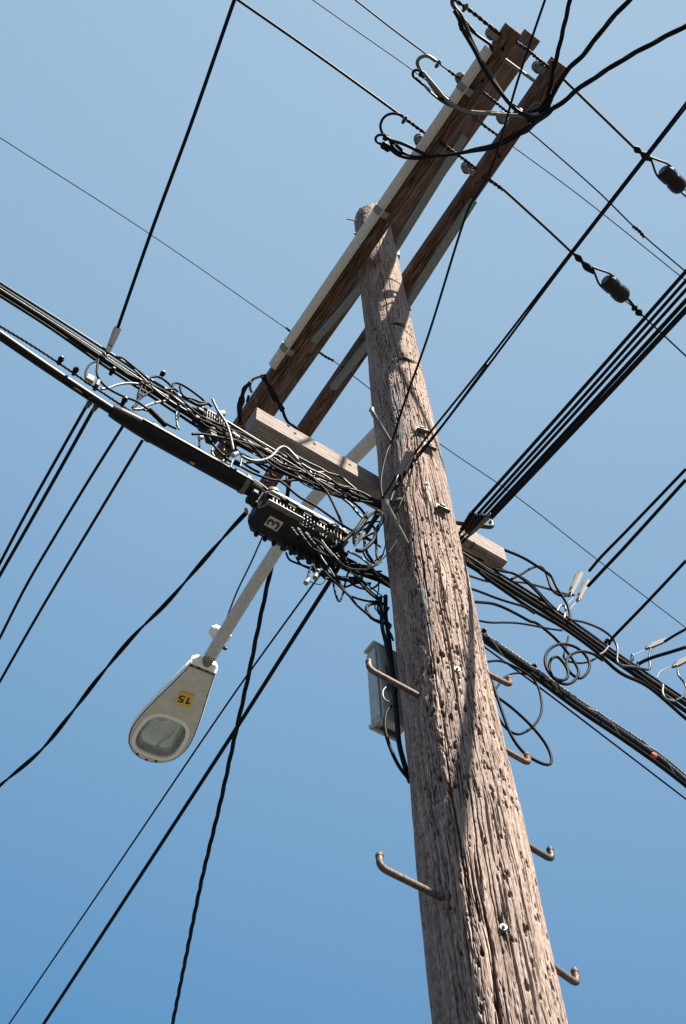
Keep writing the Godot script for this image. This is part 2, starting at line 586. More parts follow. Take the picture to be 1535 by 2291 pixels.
func make_pole() -> void:
	var thetas := PackedFloat32Array()
	var front := 430
	var back := 50
	for k in front:
		thetas.append(deg_to_rad(-108.0 + 216.0 * k / front))
	for k in back:
		thetas.append(deg_to_rad(108.0 + 144.0 * k / back))
	var cols := thetas.size()
	var hs := PackedFloat32Array()
	for k in 14:
		hs.append(-0.3 + 2.95 * k / 14.0)
	var hh := 2.65
	while hh < POLE_TOP - 0.004:
		hs.append(hh)
		hh += 0.0047
	var rows := hs.size()
	var n_low := fn(1, 2)
	var n_wob := fn(2, 2)
	var n_fib := fn(3, 3)
	var n_ck := fn(4, 2)
	var n_ck2 := fn(5, 2)
	var n_mask := fn(6, 2)
	var n_lump := fn(7, 2)
	var n_pit := fn(8, 3)
	var n_col := fn(9, 3)
	var n_col2 := fn(10, 2)
	var n_ring := fn(11, 2)
	var disp := PackedFloat32Array()
	disp.resize(rows * cols)
	var tint := PackedColorArray()
	tint.resize(rows * cols)
	var dark := Color(0.15, 0.115, 0.1)
	var mid := Color(0.335, 0.266, 0.236)
	var pale := Color(0.475, 0.39, 0.352)
	var grey := Color(0.25, 0.212, 0.195)
	for r in rows:
		var h := hs[r]
		var rough_top := smoothstep(5.4, 7.2, h)
		for c in cols:
			var th := thetas[c]
			var s := th * 0.143
			var w := s + n_wob.get_noise_2d(s * 5.0, h * 1.1) * 0.022 + n_wob.get_noise_2d(s * 14.0 + 50.0, h * 4.5) * 0.0045
			var mask := n_mask.get_noise_2d(s * 7.0, h * 1.4)
			var fib := n_fib.get_noise_2d(w * 130.0, h * 3.6)
			var d := n_low.get_noise_2d(s * 6.0, h * 1.3) * 0.005 + n_lump.get_noise_2d(w * 22.0, h * 5.0) * 0.0012
			d += fib * 0.00045
			# the weather side has worn almost flat, up to a ragged ridge
			var mid_f := -0.82 + n_low.get_noise_2d(3.0, h * 0.9) * 0.07
			var half_f := 0.56 + n_mask.get_noise_2d(11.0, h * 1.7) * 0.06
			var off_f := absf(th - mid_f)
			if off_f < half_f:
				d -= 0.143 * (1.0 - cos(half_f) / cos(off_f)) * 0.82 * (1.0 - 0.7 * smoothstep(6.8, 8.6, h))
			var left := smoothstep(0.1, -0.45, th) * (1.0 - smoothstep(-1.1, -1.5, th))
			# drying checks: long narrow splits along the grain
			var k1 := 1.0 - absf(n_ck.get_noise_2d(w * 40.0, h * 0.8)) * 15.0
			var k2 := 1.0 - absf(n_ck2.get_noise_2d(w * 80.0, h * 1.9)) * 10.0
			var strength := lerpf(1.0, 0.35, rough_top)
			if k1 > 0.0:
				d -= smoothstep(0.0, 0.6, k1) * 0.012 * clampf(0.25 + mask * 2.2, 0.0, 1.0) * strength
			if k2 > 0.0:
				d -= smoothstep(0.0, 0.7, k2) * 0.0042 * clampf(0.35 - mask * 1.6, 0.0, 1.0) * strength
			# punky, pitted wood on the weather side and near the top
			var pit := n_pit.get_noise_2d(w * 85.0, h * 34.0)
			var pits := maxf(0.0, pit - 0.05) * (left * 0.016 * clampf(0.35 + n_mask.get_noise_2d(s * 9.0 + 30.0, h * 2.6) * 1.8, 0.0, 1.0) + rough_top * 0.01 * smoothstep(0.6, -0.3, th))
			d -= pits
			d += n_pit.get_noise_2d(w * 30.0 + 9.0, h * 16.0) * 0.003 * left
			# scars of old bands round the upper pole
			for g in [7.66, 7.22, 7.02, 6.83, 6.62]:
				var gd := absf(h - g - n_ring.get_noise_2d(s * 14.0, g * 9.0) * 0.012)
				if gd < 0.012:
					d -= (1.0 - gd / 0.012) * 0.0045 * clampf(0.7 + n_ring.get_noise_2d(s * 22.0, g * 3.0 + 40.0) * 1.5, 0.0, 1.0)
			disp[r * cols + c] = d
			# colour of the wood itself: silvered and tan fibres
			var cs := n_col.get_noise_2d(w * 60.0, h * 1.7) * 0.75 + n_col2.get_noise_2d(w * 170.0, h * 5.0) * 0.6
			var col := mid.lerp(pale, clampf(cs * 1.5, 0.0, 1.0)) if cs > 0.0 else mid.lerp(dark, clampf(-cs * 1.3, 0.0, 1.0))
			col = col.lerp(grey, clampf(n_col2.get_noise_2d(s * 5.0, h * 1.6) * 1.4 + 0.1, 0.0, 0.6))
			tint[r * cols + c] = col
	# insect and woodpecker holes, climbing-spike gouges
	var rng := RandomNumberGenerator.new()
	rng.seed = 77
	var holes := []
	for k in 1150:
		var pick := rng.randf()
		var h := 0.0
		if pick < 0.3:
			h = rng.randf_range(4.05, 4.95)
		elif pick < 0.46:
			h = rng.randf_range(3.55, 4.2)
		elif pick < 0.58:
			h = rng.randf_range(2.9, 3.7)
		elif pick < 0.76:
			h = rng.randf_range(5.3, 6.9)
		else:
			h = rng.randf_range(5.6, 8.95)
		var th := deg_to_rad(rng.randf_range(-52.0, 84.0))
		var big := pow(rng.randf(), 2.6)
		holes.append([th, h, lerpf(0.0014, 0.0046, big) * lerpf(1.0, 0.9, smoothstep(5, 8, h)), lerpf(0.0035, 0.014, big) * lerpf(1.0, 1.25, smoothstep(5, 8, h)), lerpf(0.014, 0.034, big), rng.randf_range(-0.5, 0.5)])
	# gouges in short chains along the grain, as climbers leave them
	for k in 46:
		var h := rng.randf_range(3.0, 6.6)
		var th := deg_to_rad(rng.randf_range(-40.0, 78.0))
		for q in rng.randi_range(2, 4):
			holes.append([th + q * rng.randf_range(-0.02, 0.035), h - q * rng.randf_range(0.02, 0.04), rng.randf_range(0.0016, 0.0034), rng.randf_range(0.005, 0.012), rng.randf_range(0.014, 0.028), rng.randf_range(-0.6, 0.6)])
	# long open splits
	var splits := []
	for k in 30:
		splits.append([deg_to_rad(rng.randf_range(-45.0, 80.0)), rng.randf_range(2.7, 6.2), rng.randf_range(0.25, 0.9), rng.randf_range(0.0018, 0.0034), rng.randf_range(0.008, 0.016)])
	for k in 400:
		var up := pow(rng.randf(), 1.4)
		splits.append([deg_to_rad(rng.randf_range(-60.0, 92.0)), lerpf(2.66, 8.3, up), rng.randf_range(0.03, 0.26), rng.randf_range(0.0011, 0.0019), rng.randf_range(0.006, 0.014)])
	splits.append([deg_to_rad(2.0), 2.65, 0.75, 0.0032, 0.02])
	splits.append([deg_to_rad(-12.0), 3.05, 0.8, 0.0028, 0.018])
	splits.append([deg_to_rad(20.0), 2.7, 0.55, 0.0028, 0.014])
	splits.append([deg_to_rad(-30.0), 8.62, 0.42, 0.0065, 0.03])
	splits.append([deg_to_rad(4.0), 6.45, 1.5, 0.003, 0.012])
	var row0 := 14
	for q in holes:
		var th: float = q[0]
		var h: float = q[1]
		var a: float = q[2]
		var b: float = q[3]
		var c0 := int((rad_to_deg(th) + 108.0) / 216.0 * front)
		var cw := int(a * 1.6 / 0.143 / deg_to_rad(216.0) * front) + 2
		var r0 := row0 + int((h - 2.65) / 0.0047)
		var rw := int(b * 1.6 / 0.0047) + 2
		for r in range(maxi(row0, r0 - rw), mini(rows, r0 + rw + 1)):
			for c in range(maxi(0, c0 - cw), mini(front, c0 + cw + 1)):
				var y: float = (hs[r] - h) / b
				var x: float = ((thetas[c] - th) * 0.143 - (hs[r] - h) * 0.12 * q[5]) / a
				x *= 1.0 + 0.35 * y * signf(q[5])
				x += n_pit.get_noise_2d(hs[r] * 110.0, th * 40.0 + x * 1.5) * 0.9
				var e := sqrt(x * x + y * y)
				if e < 1.12:
					disp[r * cols + c] -= smoothstep(1.1, 0.93, e) * q[4]
	for q in splits:
		for r in range(maxi(row0, row0 + int((q[1] - 2.65) / 0.0047) - 1), mini(rows, row0 + int((q[1] + q[2] - 2.65) / 0.0047) + 2)):
			var y: float = (hs[r] - q[1]) / q[2]
			if y < 0.0 or y > 1.0:
				continue
			var wid: float = q[3] * sin(PI * clampf(y, 0.03, 0.97)) + 0.0008
			var th: float = q[0] + n_wob.get_noise_2d(q[0] * 30.0, hs[r] * 2.2) * 0.05 + n_wob.get_noise_2d(q[0] * 9.0, hs[r] * 9.0) * 0.015
			var c0 := int((rad_to_deg(th) + 108.0) / 216.0 * front)
			for c in range(maxi(0, c0 - 4), mini(front, c0 + 5)):
				var x := absf(thetas[c] - th) * 0.143 / wid
				if x < 1.0:
					disp[r * cols + c] -= (1.0 - x * x) * q[4] * sin(PI * clampf(y, 0.05, 0.95))
	# stains with an outline of their own: bluish drips under old bolts, one white run of paint
	for q in STAINS:
		for r in range(row0, rows):
			var y: float = (q[1] - hs[r]) / q[2]
			if y < -0.08 or y > 1.0:
				continue
			for c in front:
				var x: float = (thetas[c] - q[0]) * 0.143 / q[3] + n_wob.get_noise_2d(hs[r] * 7.0, q[0] * 11.0) * 0.9
				var patch := n_col.get_noise_2d(thetas[c] * 9.0, hs[r] * 9.0) * 0.9
				var e := 1.0 - absf(x) * (0.8 + y * 0.5) + patch
				if e > 0.0:
					var k := r * cols + c
					tint[k] = tint[k].lerp(q[4], smoothstep(0.0, 0.5, e) * 0.75)
	var v := PackedVector3Array()
	v.resize(rows * cols)
	for r in rows:
		var h := hs[r]
		var base := pole_radius(h)
		var rim := POLE_TOP - h
		var shrink := 0.0
		if rim < 0.05:
			shrink = 0.022 * pow(1.0 - rim / 0.05, 2.0)
		for c in cols:
			var th := thetas[c]
			v[r * cols + c] = (toward * cos(th) + across * sin(th)) * (base - shrink + disp[r * cols + c]) + V(0, h + (n_low.get_noise_2d(th * 2.0, 3.0) * 0.05 * smoothstep(0.1, 0.0, rim)), 0)
	var n := PackedVector3Array()
	n.resize(rows * cols)
	for r in rows:
		var ru := mini(r + 1, rows - 1) * cols
		var rd := maxi(r - 1, 0) * cols
		for c in cols:
			var e := v[r * cols + (c + 1) % cols] - v[r * cols + (c + cols - 1) % cols]
			n[r * cols + c] = e.cross(v[ru + c] - v[rd + c]).normalized()
	var idx := PackedInt32Array()
	idx.resize((rows - 1) * cols * 6)
	var at := 0
	for r in rows - 1:
		for c in cols:
			var a := r * cols + c
			var b := r * cols + (c + 1) % cols
			idx[at] = a
			idx[at + 1] = a + cols
			idx[at + 2] = b
			idx[at + 3] = b
			idx[at + 4] = a + cols
			idx[at + 5] = b + cols
			at += 6
	var arr := []
	arr.resize(Mesh.ARRAY_MAX)
	arr[Mesh.ARRAY_VERTEX] = v
	arr[Mesh.ARRAY_NORMAL] = n
	arr[Mesh.ARRAY_COLOR] = tint
	arr[Mesh.ARRAY_INDEX] = idx
	var mesh := ArrayMesh.new()
	mesh.add_surface_from_arrays(Mesh.PRIMITIVE_TRIANGLES, arr)
	var o := thing("utility_pole", "tall weathered wooden utility pole full of cracks and holes", "utility pole")
	var shaft := MeshInstance3D.new()
	shaft.name = "shaft"
	shaft.mesh = mesh
	shaft.material_override = M.pole
	o.add_child(shaft, true)
	var b := Buf.new()
	b.lathe(Transform3D(Basis(), V(0, POLE_TOP - 0.02, 0)), [Vector2(0.104, 0), Vector2(0.09, 0.012), Vector2(0.05, 0.02), Vector2(0, 0.024)], 32)
	obj("cut_top", b, M.timber, o)

# ------------------------------------------------------------------ timbers
func crossarm(label: String, m: Material, a: Vector3, b: Vector3, w: float, h: float, holes: Array) -> Node3D:
	var o := thing("crossarm", label, "crossarm", "", (a + b) * 0.5)
	var d := (b - a)
	var x := d.normalized()
	var z := x.cross(Vector3.UP).normalized()
	var t := Transform3D(Basis(x, z.cross(x), z), (a + b) * 0.5 + V(0, h * 0.5, 0))
	var c := CSGCombiner3D.new()
	c.name = "beam"
	o.add_child(c, true)
	c.position = Vector3.ZERO
	c.transform = Transform3D(t.basis, V(0, h * 0.5, 0))
	c.material_override = m
	var poly := CSGPolygon3D.new()
	poly.name = "beam_stock"
	var k := 0.006
	poly.polygon = PackedVector2Array([Vector2(-w / 2 + k, -h / 2), Vector2(w / 2 - k, -h / 2), Vector2(w / 2, -h / 2 + k), Vector2(w / 2, h / 2 - k * 2.2), Vector2(w / 2 - k * 2.2, h / 2), Vector2(-w / 2 + k * 2.2, h / 2), Vector2(-w / 2, h / 2 - k * 2.2), Vector2(-w / 2, -h / 2 + k)])
	poly.depth = d.length()
	poly.transform = Transform3D(Basis(V(0, 0, -1), V(0, 1, 0), V(1, 0, 0)), V(d.length() * 0.5, 0, 0))
	poly.material = m
	c.add_child(poly, true)
	for q in holes:
		var cy := CSGCylinder3D.new()
		cy.name = "bolt_hole"
		cy.operation = CSGShape3D.OPERATION_SUBTRACTION
		cy.radius = q[2]
		cy.height = h * 0.9
		cy.sides = 12
		cy.position = V((q[0] - 0.5) * d.length(), -h * 0.5, q[1] * w)
		cy.material = m
		c.add_child(cy, true)
	var rng := RandomNumberGenerator.new()
	rng.seed = int(absf(a.z) * 1000.0) + 3
	for split in 7:
		var cut := CSGBox3D.new()
		cut.name = "drying_split"
		cut.operation = CSGShape3D.OPERATION_SUBTRACTION
		cut.size = V(rng.randf_range(0.25, 0.8), 0.03, rng.randf_range(0.0025, 0.005))
		cut.transform = Transform3D(Basis(V(0, 1, 0), rng.randf_range(-0.02, 0.02)), V(rng.randf_range(-0.5, 0.5) * (d.length() - 0.3), -h * 0.5, rng.randf_range(-0.38, 0.38) * w))
		cut.material = m
		c.add_child(cut, true)
	return o

func washer_bolt(parent: Node3D, at: Vector3, out: Vector3, r: float, m: Material) -> void:
	var t := frame_along(at, at + out)
	var b := Buf.new()
	b.lathe(t, [Vector2(0, -0.01), Vector2(r, -0.01), Vector2(r, 0.003), Vector2(0, 0.003)], 12)
	obj("washer", b, m, parent)
	b = Buf.new()
	b.lathe(t, [Vector2(0, 0.002), Vector2(r * 0.62, 0.002), Vector2(r * 0.62, r * 0.5), Vector2(r * 0.36, r * 0.55), Vector2(r * 0.34, r * 0.95), Vector2(0, r)], 6)
	obj("bolt_head", b, m, parent)

func flat_bar(p: Array, w: float, th: float, side: Vector3) -> Buf:
	var b := Buf.new()
	for k in p.size() - 1:
		var a: Vector3 = p[k]
		var c: Vector3 = p[k + 1]
		var x := (c - a).normalized()
		var z := (side - x * side.dot(x)).normalized()
		b.box(Transform3D(Basis(x, z.cross(x), z), (a + c) * 0.5), V(a.distance_to(c) + 0.002 * k, w, th), 0.002)
	return b

func spool(label: String, at: Vector3) -> void:
	var o := thing("spool_insulator", label, "insulator", "spool insulators on the crossarms", at)
	var b := Buf.new()
	var t := Transform3D(Basis(), at - V(0, 0.036, 0))
	b.lathe(t, [Vector2(0.01, 0), Vector2(0.026, 0), Vector2(0.031, 0.005), Vector2(0.031, 0.02), Vector2(0.02, 0.029), Vector2(0.018, 0.036), Vector2(0.02, 0.043), Vector2(0.031, 0.052), Vector2(0.031, 0.067), Vector2(0.026, 0.072), Vector2(0.01, 0.072)], 18)
	obj("spool_body", b, M.spool_glaze, o)
	b = Buf.new()
	b.box(Transform3D(Basis(), at + V(0, 0.042, -0.014)), V(0.03, 0.005, 0.075), 0.001)
	b.box(Transform3D(Basis(), at + V(0, -0.042, -0.014)), V(0.03, 0.005, 0.075), 0.001)
	b.box(Transform3D(Basis(), at + V(0, 0, -0.05)), V(0.03, 0.08, 0.005), 0.001)
	b.lathe(Transform3D(Basis(), at - V(0, 0.058, 0)), [Vector2(0, 0), Vector2(0.009, 0), Vector2(0.009, 0.116), Vector2(0, 0.116)], 8)
	obj("clevis", b, M.galvanised, o)

func pole_step(label: String, base: Vector3, tip: Vector3, m: Material, r := 0.0085, inside := 0.06) -> void:
	var o := thing("pole_step", label, "step bolt", "step bolts on the pole", base)
	var d := (tip - base).normalized()
	var b := Buf.new()
	b.tube(smooth([base - d * inside, base, tip - d * 0.022, tip - d * 0.006 + V(0, 0.004, 0), tip + V(0, 0.014, 0), tip + V(0, 0.034, 0)], 0.006), r, 10)
	obj("step_rod", b, m, o)
	b = Buf.new()
	b.lathe(frame_along(tip + V(0, 0.03, 0), tip + V(0, 0.04, 0)), [Vector2(0, 0), Vector2(r * 1.12, 0), Vector2(r * 1.16, 0.005), Vector2(r * 0.8, 0.012), Vector2(0, 0.014)], 10)
	obj("step_tip", b, m, o)

func clip(label: String, u: float, h: float) -> void:
	var at := on_pole(u, h, 0.0)
	var nn := V(at.x, 0, at.z).normalized()
	var tt := nn.cross(Vector3.UP)
	var o := thing("cable_clip", label, "clip", "small clips on the sunlit side of the pole", at)
	var bas := Basis(tt, V(0, 1, 0), nn).orthonormalized()
	if bas.determinant() < 0:
		bas = Basis(-tt, V(0, 1, 0), nn)
	var b := Buf.new()
	b.box(Transform3D(bas, at + nn * 0.009), V(0.052, 0.034, 0.004), 0.001)
	obj("back_plate", b, M.plate, o)
	b = Buf.new()
	b.box(Transform3D(bas, at + nn * 0.016 - V(0, 0.019, 0)), V(0.056, 0.004, 0.018), 0.001)
	obj("lip", b, M.dark_metal, o)
	b = Buf.new()
	b.box(Transform3D(bas, at + nn * 0.018 + V(0, 0.002, 0) + tt * 0.003), V(0.02, 0.015, 0.014), 0.002)
	obj("rubber_pad", b, M.ink, o)

func pole_bolt(label: String, u: float, h: float, r: float, m: Material) -> void:
	var at := on_pole(u, h, 0.002)
	var o := thing("through_bolt", label, "bolt", "", at)
	washer_bolt(o, at, V(at.x, 0, at.z).normalized(), r, m)

func band_scrap(label: String, u0: float, u1: float, h: float, lift: float) -> void:
	var o := thing("band_scrap", label, "metal strip", "", on_pole(u0, h))
	var b := Buf.new()
	var steps := 12
	for k in steps:
		var a := lerpf(u0, u1, k / float(steps))
		var c := lerpf(u0, u1, (k + 1) / float(steps))
		var la := 0.001 + lift * sin(PI * clampf(k / float(steps), 0.02, 0.98))
		var lc := 0.001 + lift * sin(PI * clampf((k + 1) / float(steps), 0.02, 0.98))
		var p := [on_pole(a, h, -0.004), on_pole(c, h, -0.004), on_pole(c, h, lc), on_pole(a, h, la)]
		var up := V(0, 0.004, 0)
		b.quad(p[0], p[1], p[2], p[3], p[0] + V(0, 1, 0))
		b.quad(p[0] + up, p[1] + up, p[2] + up, p[3] + up, p[0] - V(0, 1, 0))
		b.quad(p[3], p[2], p[2] + up, p[3] + up, V(0, h, 0))
	obj("strip", b, M.dark_metal, o)

# ------------------------------------------------------------------ street lamp
func lamp_half(s: float) -> float:
	var prof := [[0.0, 0.072], [0.08, 0.086], [0.2, 0.112], [0.32, 0.138], [0.42, 0.157], [0.5, 0.166], [0.56, 0.167], [0.62, 0.157], [0.67, 0.137], [0.71, 0.104], [0.735, 0.066], [0.748, 0.03], [0.75, 0.004]]
	for k in prof.size() - 1:
		if s <= prof[k + 1][0]:
			return lerpf(prof[k][1], prof[k + 1][1], (s - prof[k][0]) / (prof[k + 1][0] - prof[k][0]))
	return 0.004

func lamp_outline(grow: float, y: float, shift := 0.0) -> Array:
	# closed loop in lamp space: x along the lamp, z across
	var p := []
	var stops := [0.0, 0.06, 0.14, 0.22, 0.3, 0.38, 0.45, 0.51, 0.56, 0.6, 0.64, 0.67, 0.695, 0.715, 0.73, 0.74, 0.747]
	for s in stops:
		p.append(V(lerpf(0.42, s, grow) + shift, y, lamp_half(s) * grow))
	for k in range(stops.size() - 1, -1, -1):
		var s: float = stops[k]
		p.append(V(lerpf(0.42, s, grow) + shift, y, -lamp_half(s) * grow))
	return p

func lens_edge(a: float, k: float) -> Vector3:
	# rounded D, flatter toward the neck
	var c := cos(a)
	var s := sin(a)
	var e := 3.0
	var q := pow(pow(absf(c), e) + pow(absf(s), e), -1.0 / e)
	var wide := 0.128 if c > 0 else lerpf(0.128, 0.12, -c)
	return V(0.542 + c * q * 0.152 * k, 0, s * q * wide * k)

func make_lamp() -> void:
	var neck := LAMP_NECK
	var tip := LAMP_TIP
	var x := (tip - neck).normalized()
	var z := x.cross(Vector3.UP).normalized()
	var t := Transform3D(Basis(x, z.cross(x), z), neck)
	var o := thing("street_lamp", "pale grey street lamp head with yellow number 15 sticker on a long arm", "street lamp", "", neck)
	var inside := t * V(0.42, 0.05, 0)
	# upper shell
	var b := Buf.new()
	var rings := [lamp_outline(1.0, -0.004), lamp_outline(1.025, 0.012), lamp_outline(1.02, 0.03), lamp_outline(0.93, 0.066), lamp_outline(0.72, 0.096), lamp_outline(0.4, 0.114), lamp_outline(0.05, 0.12)]
	b.loft(t, rings, inside, true)
	obj("housing", b, M.lamp_rim, o)
	# slip fitter at the neck
	b = Buf.new()
	b.box(t * Transform3D(Basis(), V(-0.006, 0.034, 0)), V(0.05, 0.07, 0.152), 0.022)
	obj("slip_fitter", b, M.lamp_rim, o)
	for s in [-0.045, 0.045]:
		b = Buf.new()
		b.box(t * Transform3D(Basis(), V(0.006, -0.003, s)), V(0.012, 0.008, 0.022), 0.001)
		obj("hinge", b, M.galvanised, o)
	# hinged bottom door with the lens opening
	b = Buf.new()
	var n := 72
	var out := lamp_outline(0.965, -0.007, 0.004)
	var c := V(0.542, -0.007, 0)
	var angles := []
	for k in n:
		angles.append(TAU * k / n)
	for q in out:
		angles.append(fposmod(atan2(q.z, q.x - c.x), TAU))
	angles.sort()
	var edge := []
	var hole := []
	for a in angles:
		hole.append(lens_edge(a, 1.0) + V(0, -0.007, 0))
		var d := V(cos(a), 0, sin(a))
		var best := 0.0
		for j in out.size():
			var p: Vector3 = out[j]
			var q: Vector3 = out[(j + 1) % out.size()]
			# where the ray from the lens centre leaves the outline
			var e := Vector2(q.x - p.x, q.z - p.z)
			var den := d.x * e.y - d.z * e.x
			if absf(den) > 1e-9:
				var w := Vector2(p.x - c.x, p.z - c.z)
				var far := (w.x * e.y - w.y * e.x) / den
				var on := (w.x * d.z - w.y * d.x) / den
				if far > 0.0 and on > -1e-4 and on < 1.0001:
					best = maxf(best, far)
		edge.append(c + d * best)
	# the neck corners are far from the lens: lay the exact corners in
	for k in angles.size():
		var k2 := (k + 1) % angles.size()
		b.quad(t * hole[k], t * hole[k2], t * edge[k2], t * edge[k], inside)
		b.quad(t * edge[k], t * edge[k2], t * (edge[k2] + V(0, 0.008, 0)), t * (edge[k] + V(0, 0.008, 0)), inside)
		# raised shoulder between neck and lens
	obj("door", b, M.lamp_paint, o)
	# lens ring
	b = Buf.new()
	var p := PackedVector3Array()
	for k in n + 1:
		p.append(t * (lens_edge(TAU * k / n, 1.02) + V(0, -0.008, 0)))
	b.tube(p, 0.0115, 10)
	var rim := obj("lens_ring", b, M.lamp_rim, o)
	# reflector bowl
	b = Buf.new()
	var prof := [[1.0, -0.004], [0.985, 0.02], [0.93, 0.052], [0.8, 0.078], [0.55, 0.092], [0.25, 0.096], [0.0, 0.097]]
	var bowl := []
	for q in prof:
		var loop := []
		for j in n:
			loop.append(lens_edge(TAU * j / n, maxf(q[0], 0.01)) + V(0, q[1], 0))
		bowl.append(loop)
	b.loft(t, bowl, t * V(0.542, 0.03, 0), false)
	obj("reflector", b, M.reflector, o)
	# socket and bulb
	b = Buf.new()
	b.lathe(frame_along(t * V(0.42, 0.05, 0), t * V(0.46, 0.045, 0)), [Vector2(0, 0), Vector2(0.022, 0), Vector2(0.022, 0.035), Vector2(0.017, 0.04), Vector2(0, 0.04)], 14)
	obj("socket", b, M.bulb, o)
	b = Buf.new()
	b.lathe(frame_along(t * V(0.462, 0.044, 0), t * V(0.6, 0.036, 0)), [Vector2(0, 0), Vector2(0.014, 0.002), Vector2(0.022, 0.03), Vector2(0.024, 0.07), Vector2(0.019, 0.11), Vector2(0.01, 0.125), Vector2(0, 0.128)], 16)
	obj("bulb", b, M.glass, o)
	# sagging glass lens
	b = Buf.new()
	var dome := []
	for k in 8:
		var f := maxf(1.0 - k / 7.0, 0.01)
		var loop := []
		for j in n:
			loop.append(lens_edge(TAU * j / n, f) + V(0, -0.012 - 0.035 * (1.0 - f * f), 0))
		dome.append(loop)
	b.loft(t, dome, t * V(0.542, 0.4, 0), true)
	obj("glass_lens", b, M.glass, o)
	# latch and screws at the tip
	for q in [[0.722, -0.062], [0.722, 0.05], [0.737, 0.0]]:
		b = Buf.new()
		b.box(t * Transform3D(Basis(), V(q[0], -0.008, q[1])), V(0.012, 0.01, 0.016), 0.002)
		obj("latch", b, M.dark_metal, o)
	# number sticker
	var sc := STICKER
	b = Buf.new()
	var sy := V(0, -0.0025, 0)
	b.quad(sc[0] + sy, sc[1] + sy, sc[2] + sy, sc[3] + sy, sc[0] + V(0, 1, 0))
	b.quad(sc[0] + sy * 0.2, sc[1] + sy * 0.2, sc[2] + sy * 0.2, sc[3] + sy * 0.2, sc[0] - V(0, 1, 0))
	var sticker := obj("number_sticker", b, M.yellow, o)
	var mid: Vector3 = (sc[0] + sc[1] + sc[2] + sc[3]) * 0.25
	var up: Vector3 = ((sc[3] - sc[0]) + (sc[2] - sc[1])).normalized()
	lettering("15", mid + V(0, -0.0035, 0), up, 0.07, sticker, true)
	# arm
	b = Buf.new()
	b.tube(smooth(ARM, 0.05), 0.0335, 18)
	obj("arm", b, M.conduit, o)
	b = Buf.new()
	var fa: Vector3 = ARM[ARM.size() - 1]
	b.tube(PackedVector3Array([fa - x * 0.02, fa + x * 0.12]), 0.03, 16)
	obj("arm_end", b, M.galvanised, o)
	# photocell saddle clamp on the arm
	b = Buf.new()
	var sa := ARM_CLAMP
	var dx: Vector3 = (ARM[ARM.size() - 1] - ARM[ARM.size() - 2]).normalized()
	b.lathe(frame_along(sa - dx * 0.035, sa + dx * 0.035), [Vector2(0.034, 0), Vector2(0.044, 0.004), Vector2(0.044, 0.066), Vector2(0.034, 0.07)], 18)
	b.box(Transform3D(Basis(dx, V(0, 1, 0), dx.cross(V(0, 1, 0))).orthonormalized(), sa + V(0, 0.004, 0)), V(0.075, 0.042, 0.122), 0.018)
	obj("saddle_clamp", b, M.lamp_rim, o)
	b = Buf.new()
	b.lathe(frame_along(sa + dx * 0.052 - V(0, 0.034, 0), sa + dx * 0.052 - V(0, 0.06, 0)), [Vector2(0, -0.02), Vector2(0.021, -0.02), Vector2(0.021, 0.006), Vector2(0.012, 0.011), Vector2(0, 0.011)], 12)
	b.box(Transform3D(Basis(), sa + dx * 0.036 + V(0, -0.03, -0.03)), V(0.02, 0.014, 0.07), 0.004)
	obj("clamp_screw", b, M.ink, o)

# raised print on the underside of a plate; `up` is the way the top of the figures points, seen from below
func lettering(text: String, at: Vector3, up: Vector3, high: float, parent: Node3D, _below: bool) -> void:
	var m := TextMesh.new()
	m.text = text
	var f := SystemFont.new()
	f.font_names = PackedStringArray(["Droid Sans"])
	f.font_weight = 700
	m.font = f
	m.font_size = 64
	m.pixel_size = high / 64.0
	m.depth = 0.0012
	var o := MeshInstance3D.new()
	o.name = "number"
	o.mesh = m
	o.material_override = M.ink
	parent.add_child(o, true)
	var nn := V(0, -1, 0)
	var uu := (up - nn * up.dot(nn)).normalized()
	var global_off := Vector3.ZERO
	var q: Node = parent
	while q != self and q is Node3D:
		global_off += (q as Node3D).position
		q = q.get_parent()
	o.transform = Transform3D(Basis(uu.cross(nn), uu, nn), at - global_off)

# ------------------------------------------------------------------ closures and terminals
func make_splice_case() -> void:
	var a := CASE_A
	var b := CASE_B
	var l := a.distance_to(b)
	var t := frame_along(a, b)
	var o := thing("splice_case", "long glossy black splice case on the lower cable left of the terminal box", "splice case", "", a)
	var buf := Buf.new()
	buf.lathe(t, [Vector2(0.018, 0), Vector2(0.024, 0.002), Vector2(0.028, 0.03), Vector2(0.034, 0.11), Vector2(0.036, 0.16), Vector2(0.036, l * 0.5), Vector2(0.036, l - 0.09), Vector2(0.034, l - 0.05), Vector2(0.028, l - 0.01), Vector2(0.02, l), Vector2(0, l)], 28)
	obj("shell", buf, M.sheath, o)
	buf = Buf.new()
	buf.box(t * Transform3D(Basis(), V(0.033, l * 0.5 + 0.03, -0.011)), V(0.012, l - 0.16, 0.011), 0.002)
	obj("seam", buf, M.sheath, o)
	for s in [0.16, l - 0.07]:
		buf = Buf.new()
		buf.lathe(t * Transform3D(Basis(), V(0, s, 0)), [Vector2(0.0355, -0.009), Vector2(0.0388, -0.009), Vector2(0.0388, 0.009), Vector2(0.0355, 0.009)], 28)
		obj("band", buf, M.pale_metal if s > 0.3 else M.sheath, o)
	buf = Buf.new()
	var q := LABEL_AT
	buf.box(Transform3D(t.basis, q), V(0.009, 0.02, 0.004), 0.001)
	obj("paper_label", buf, M.tan, o)

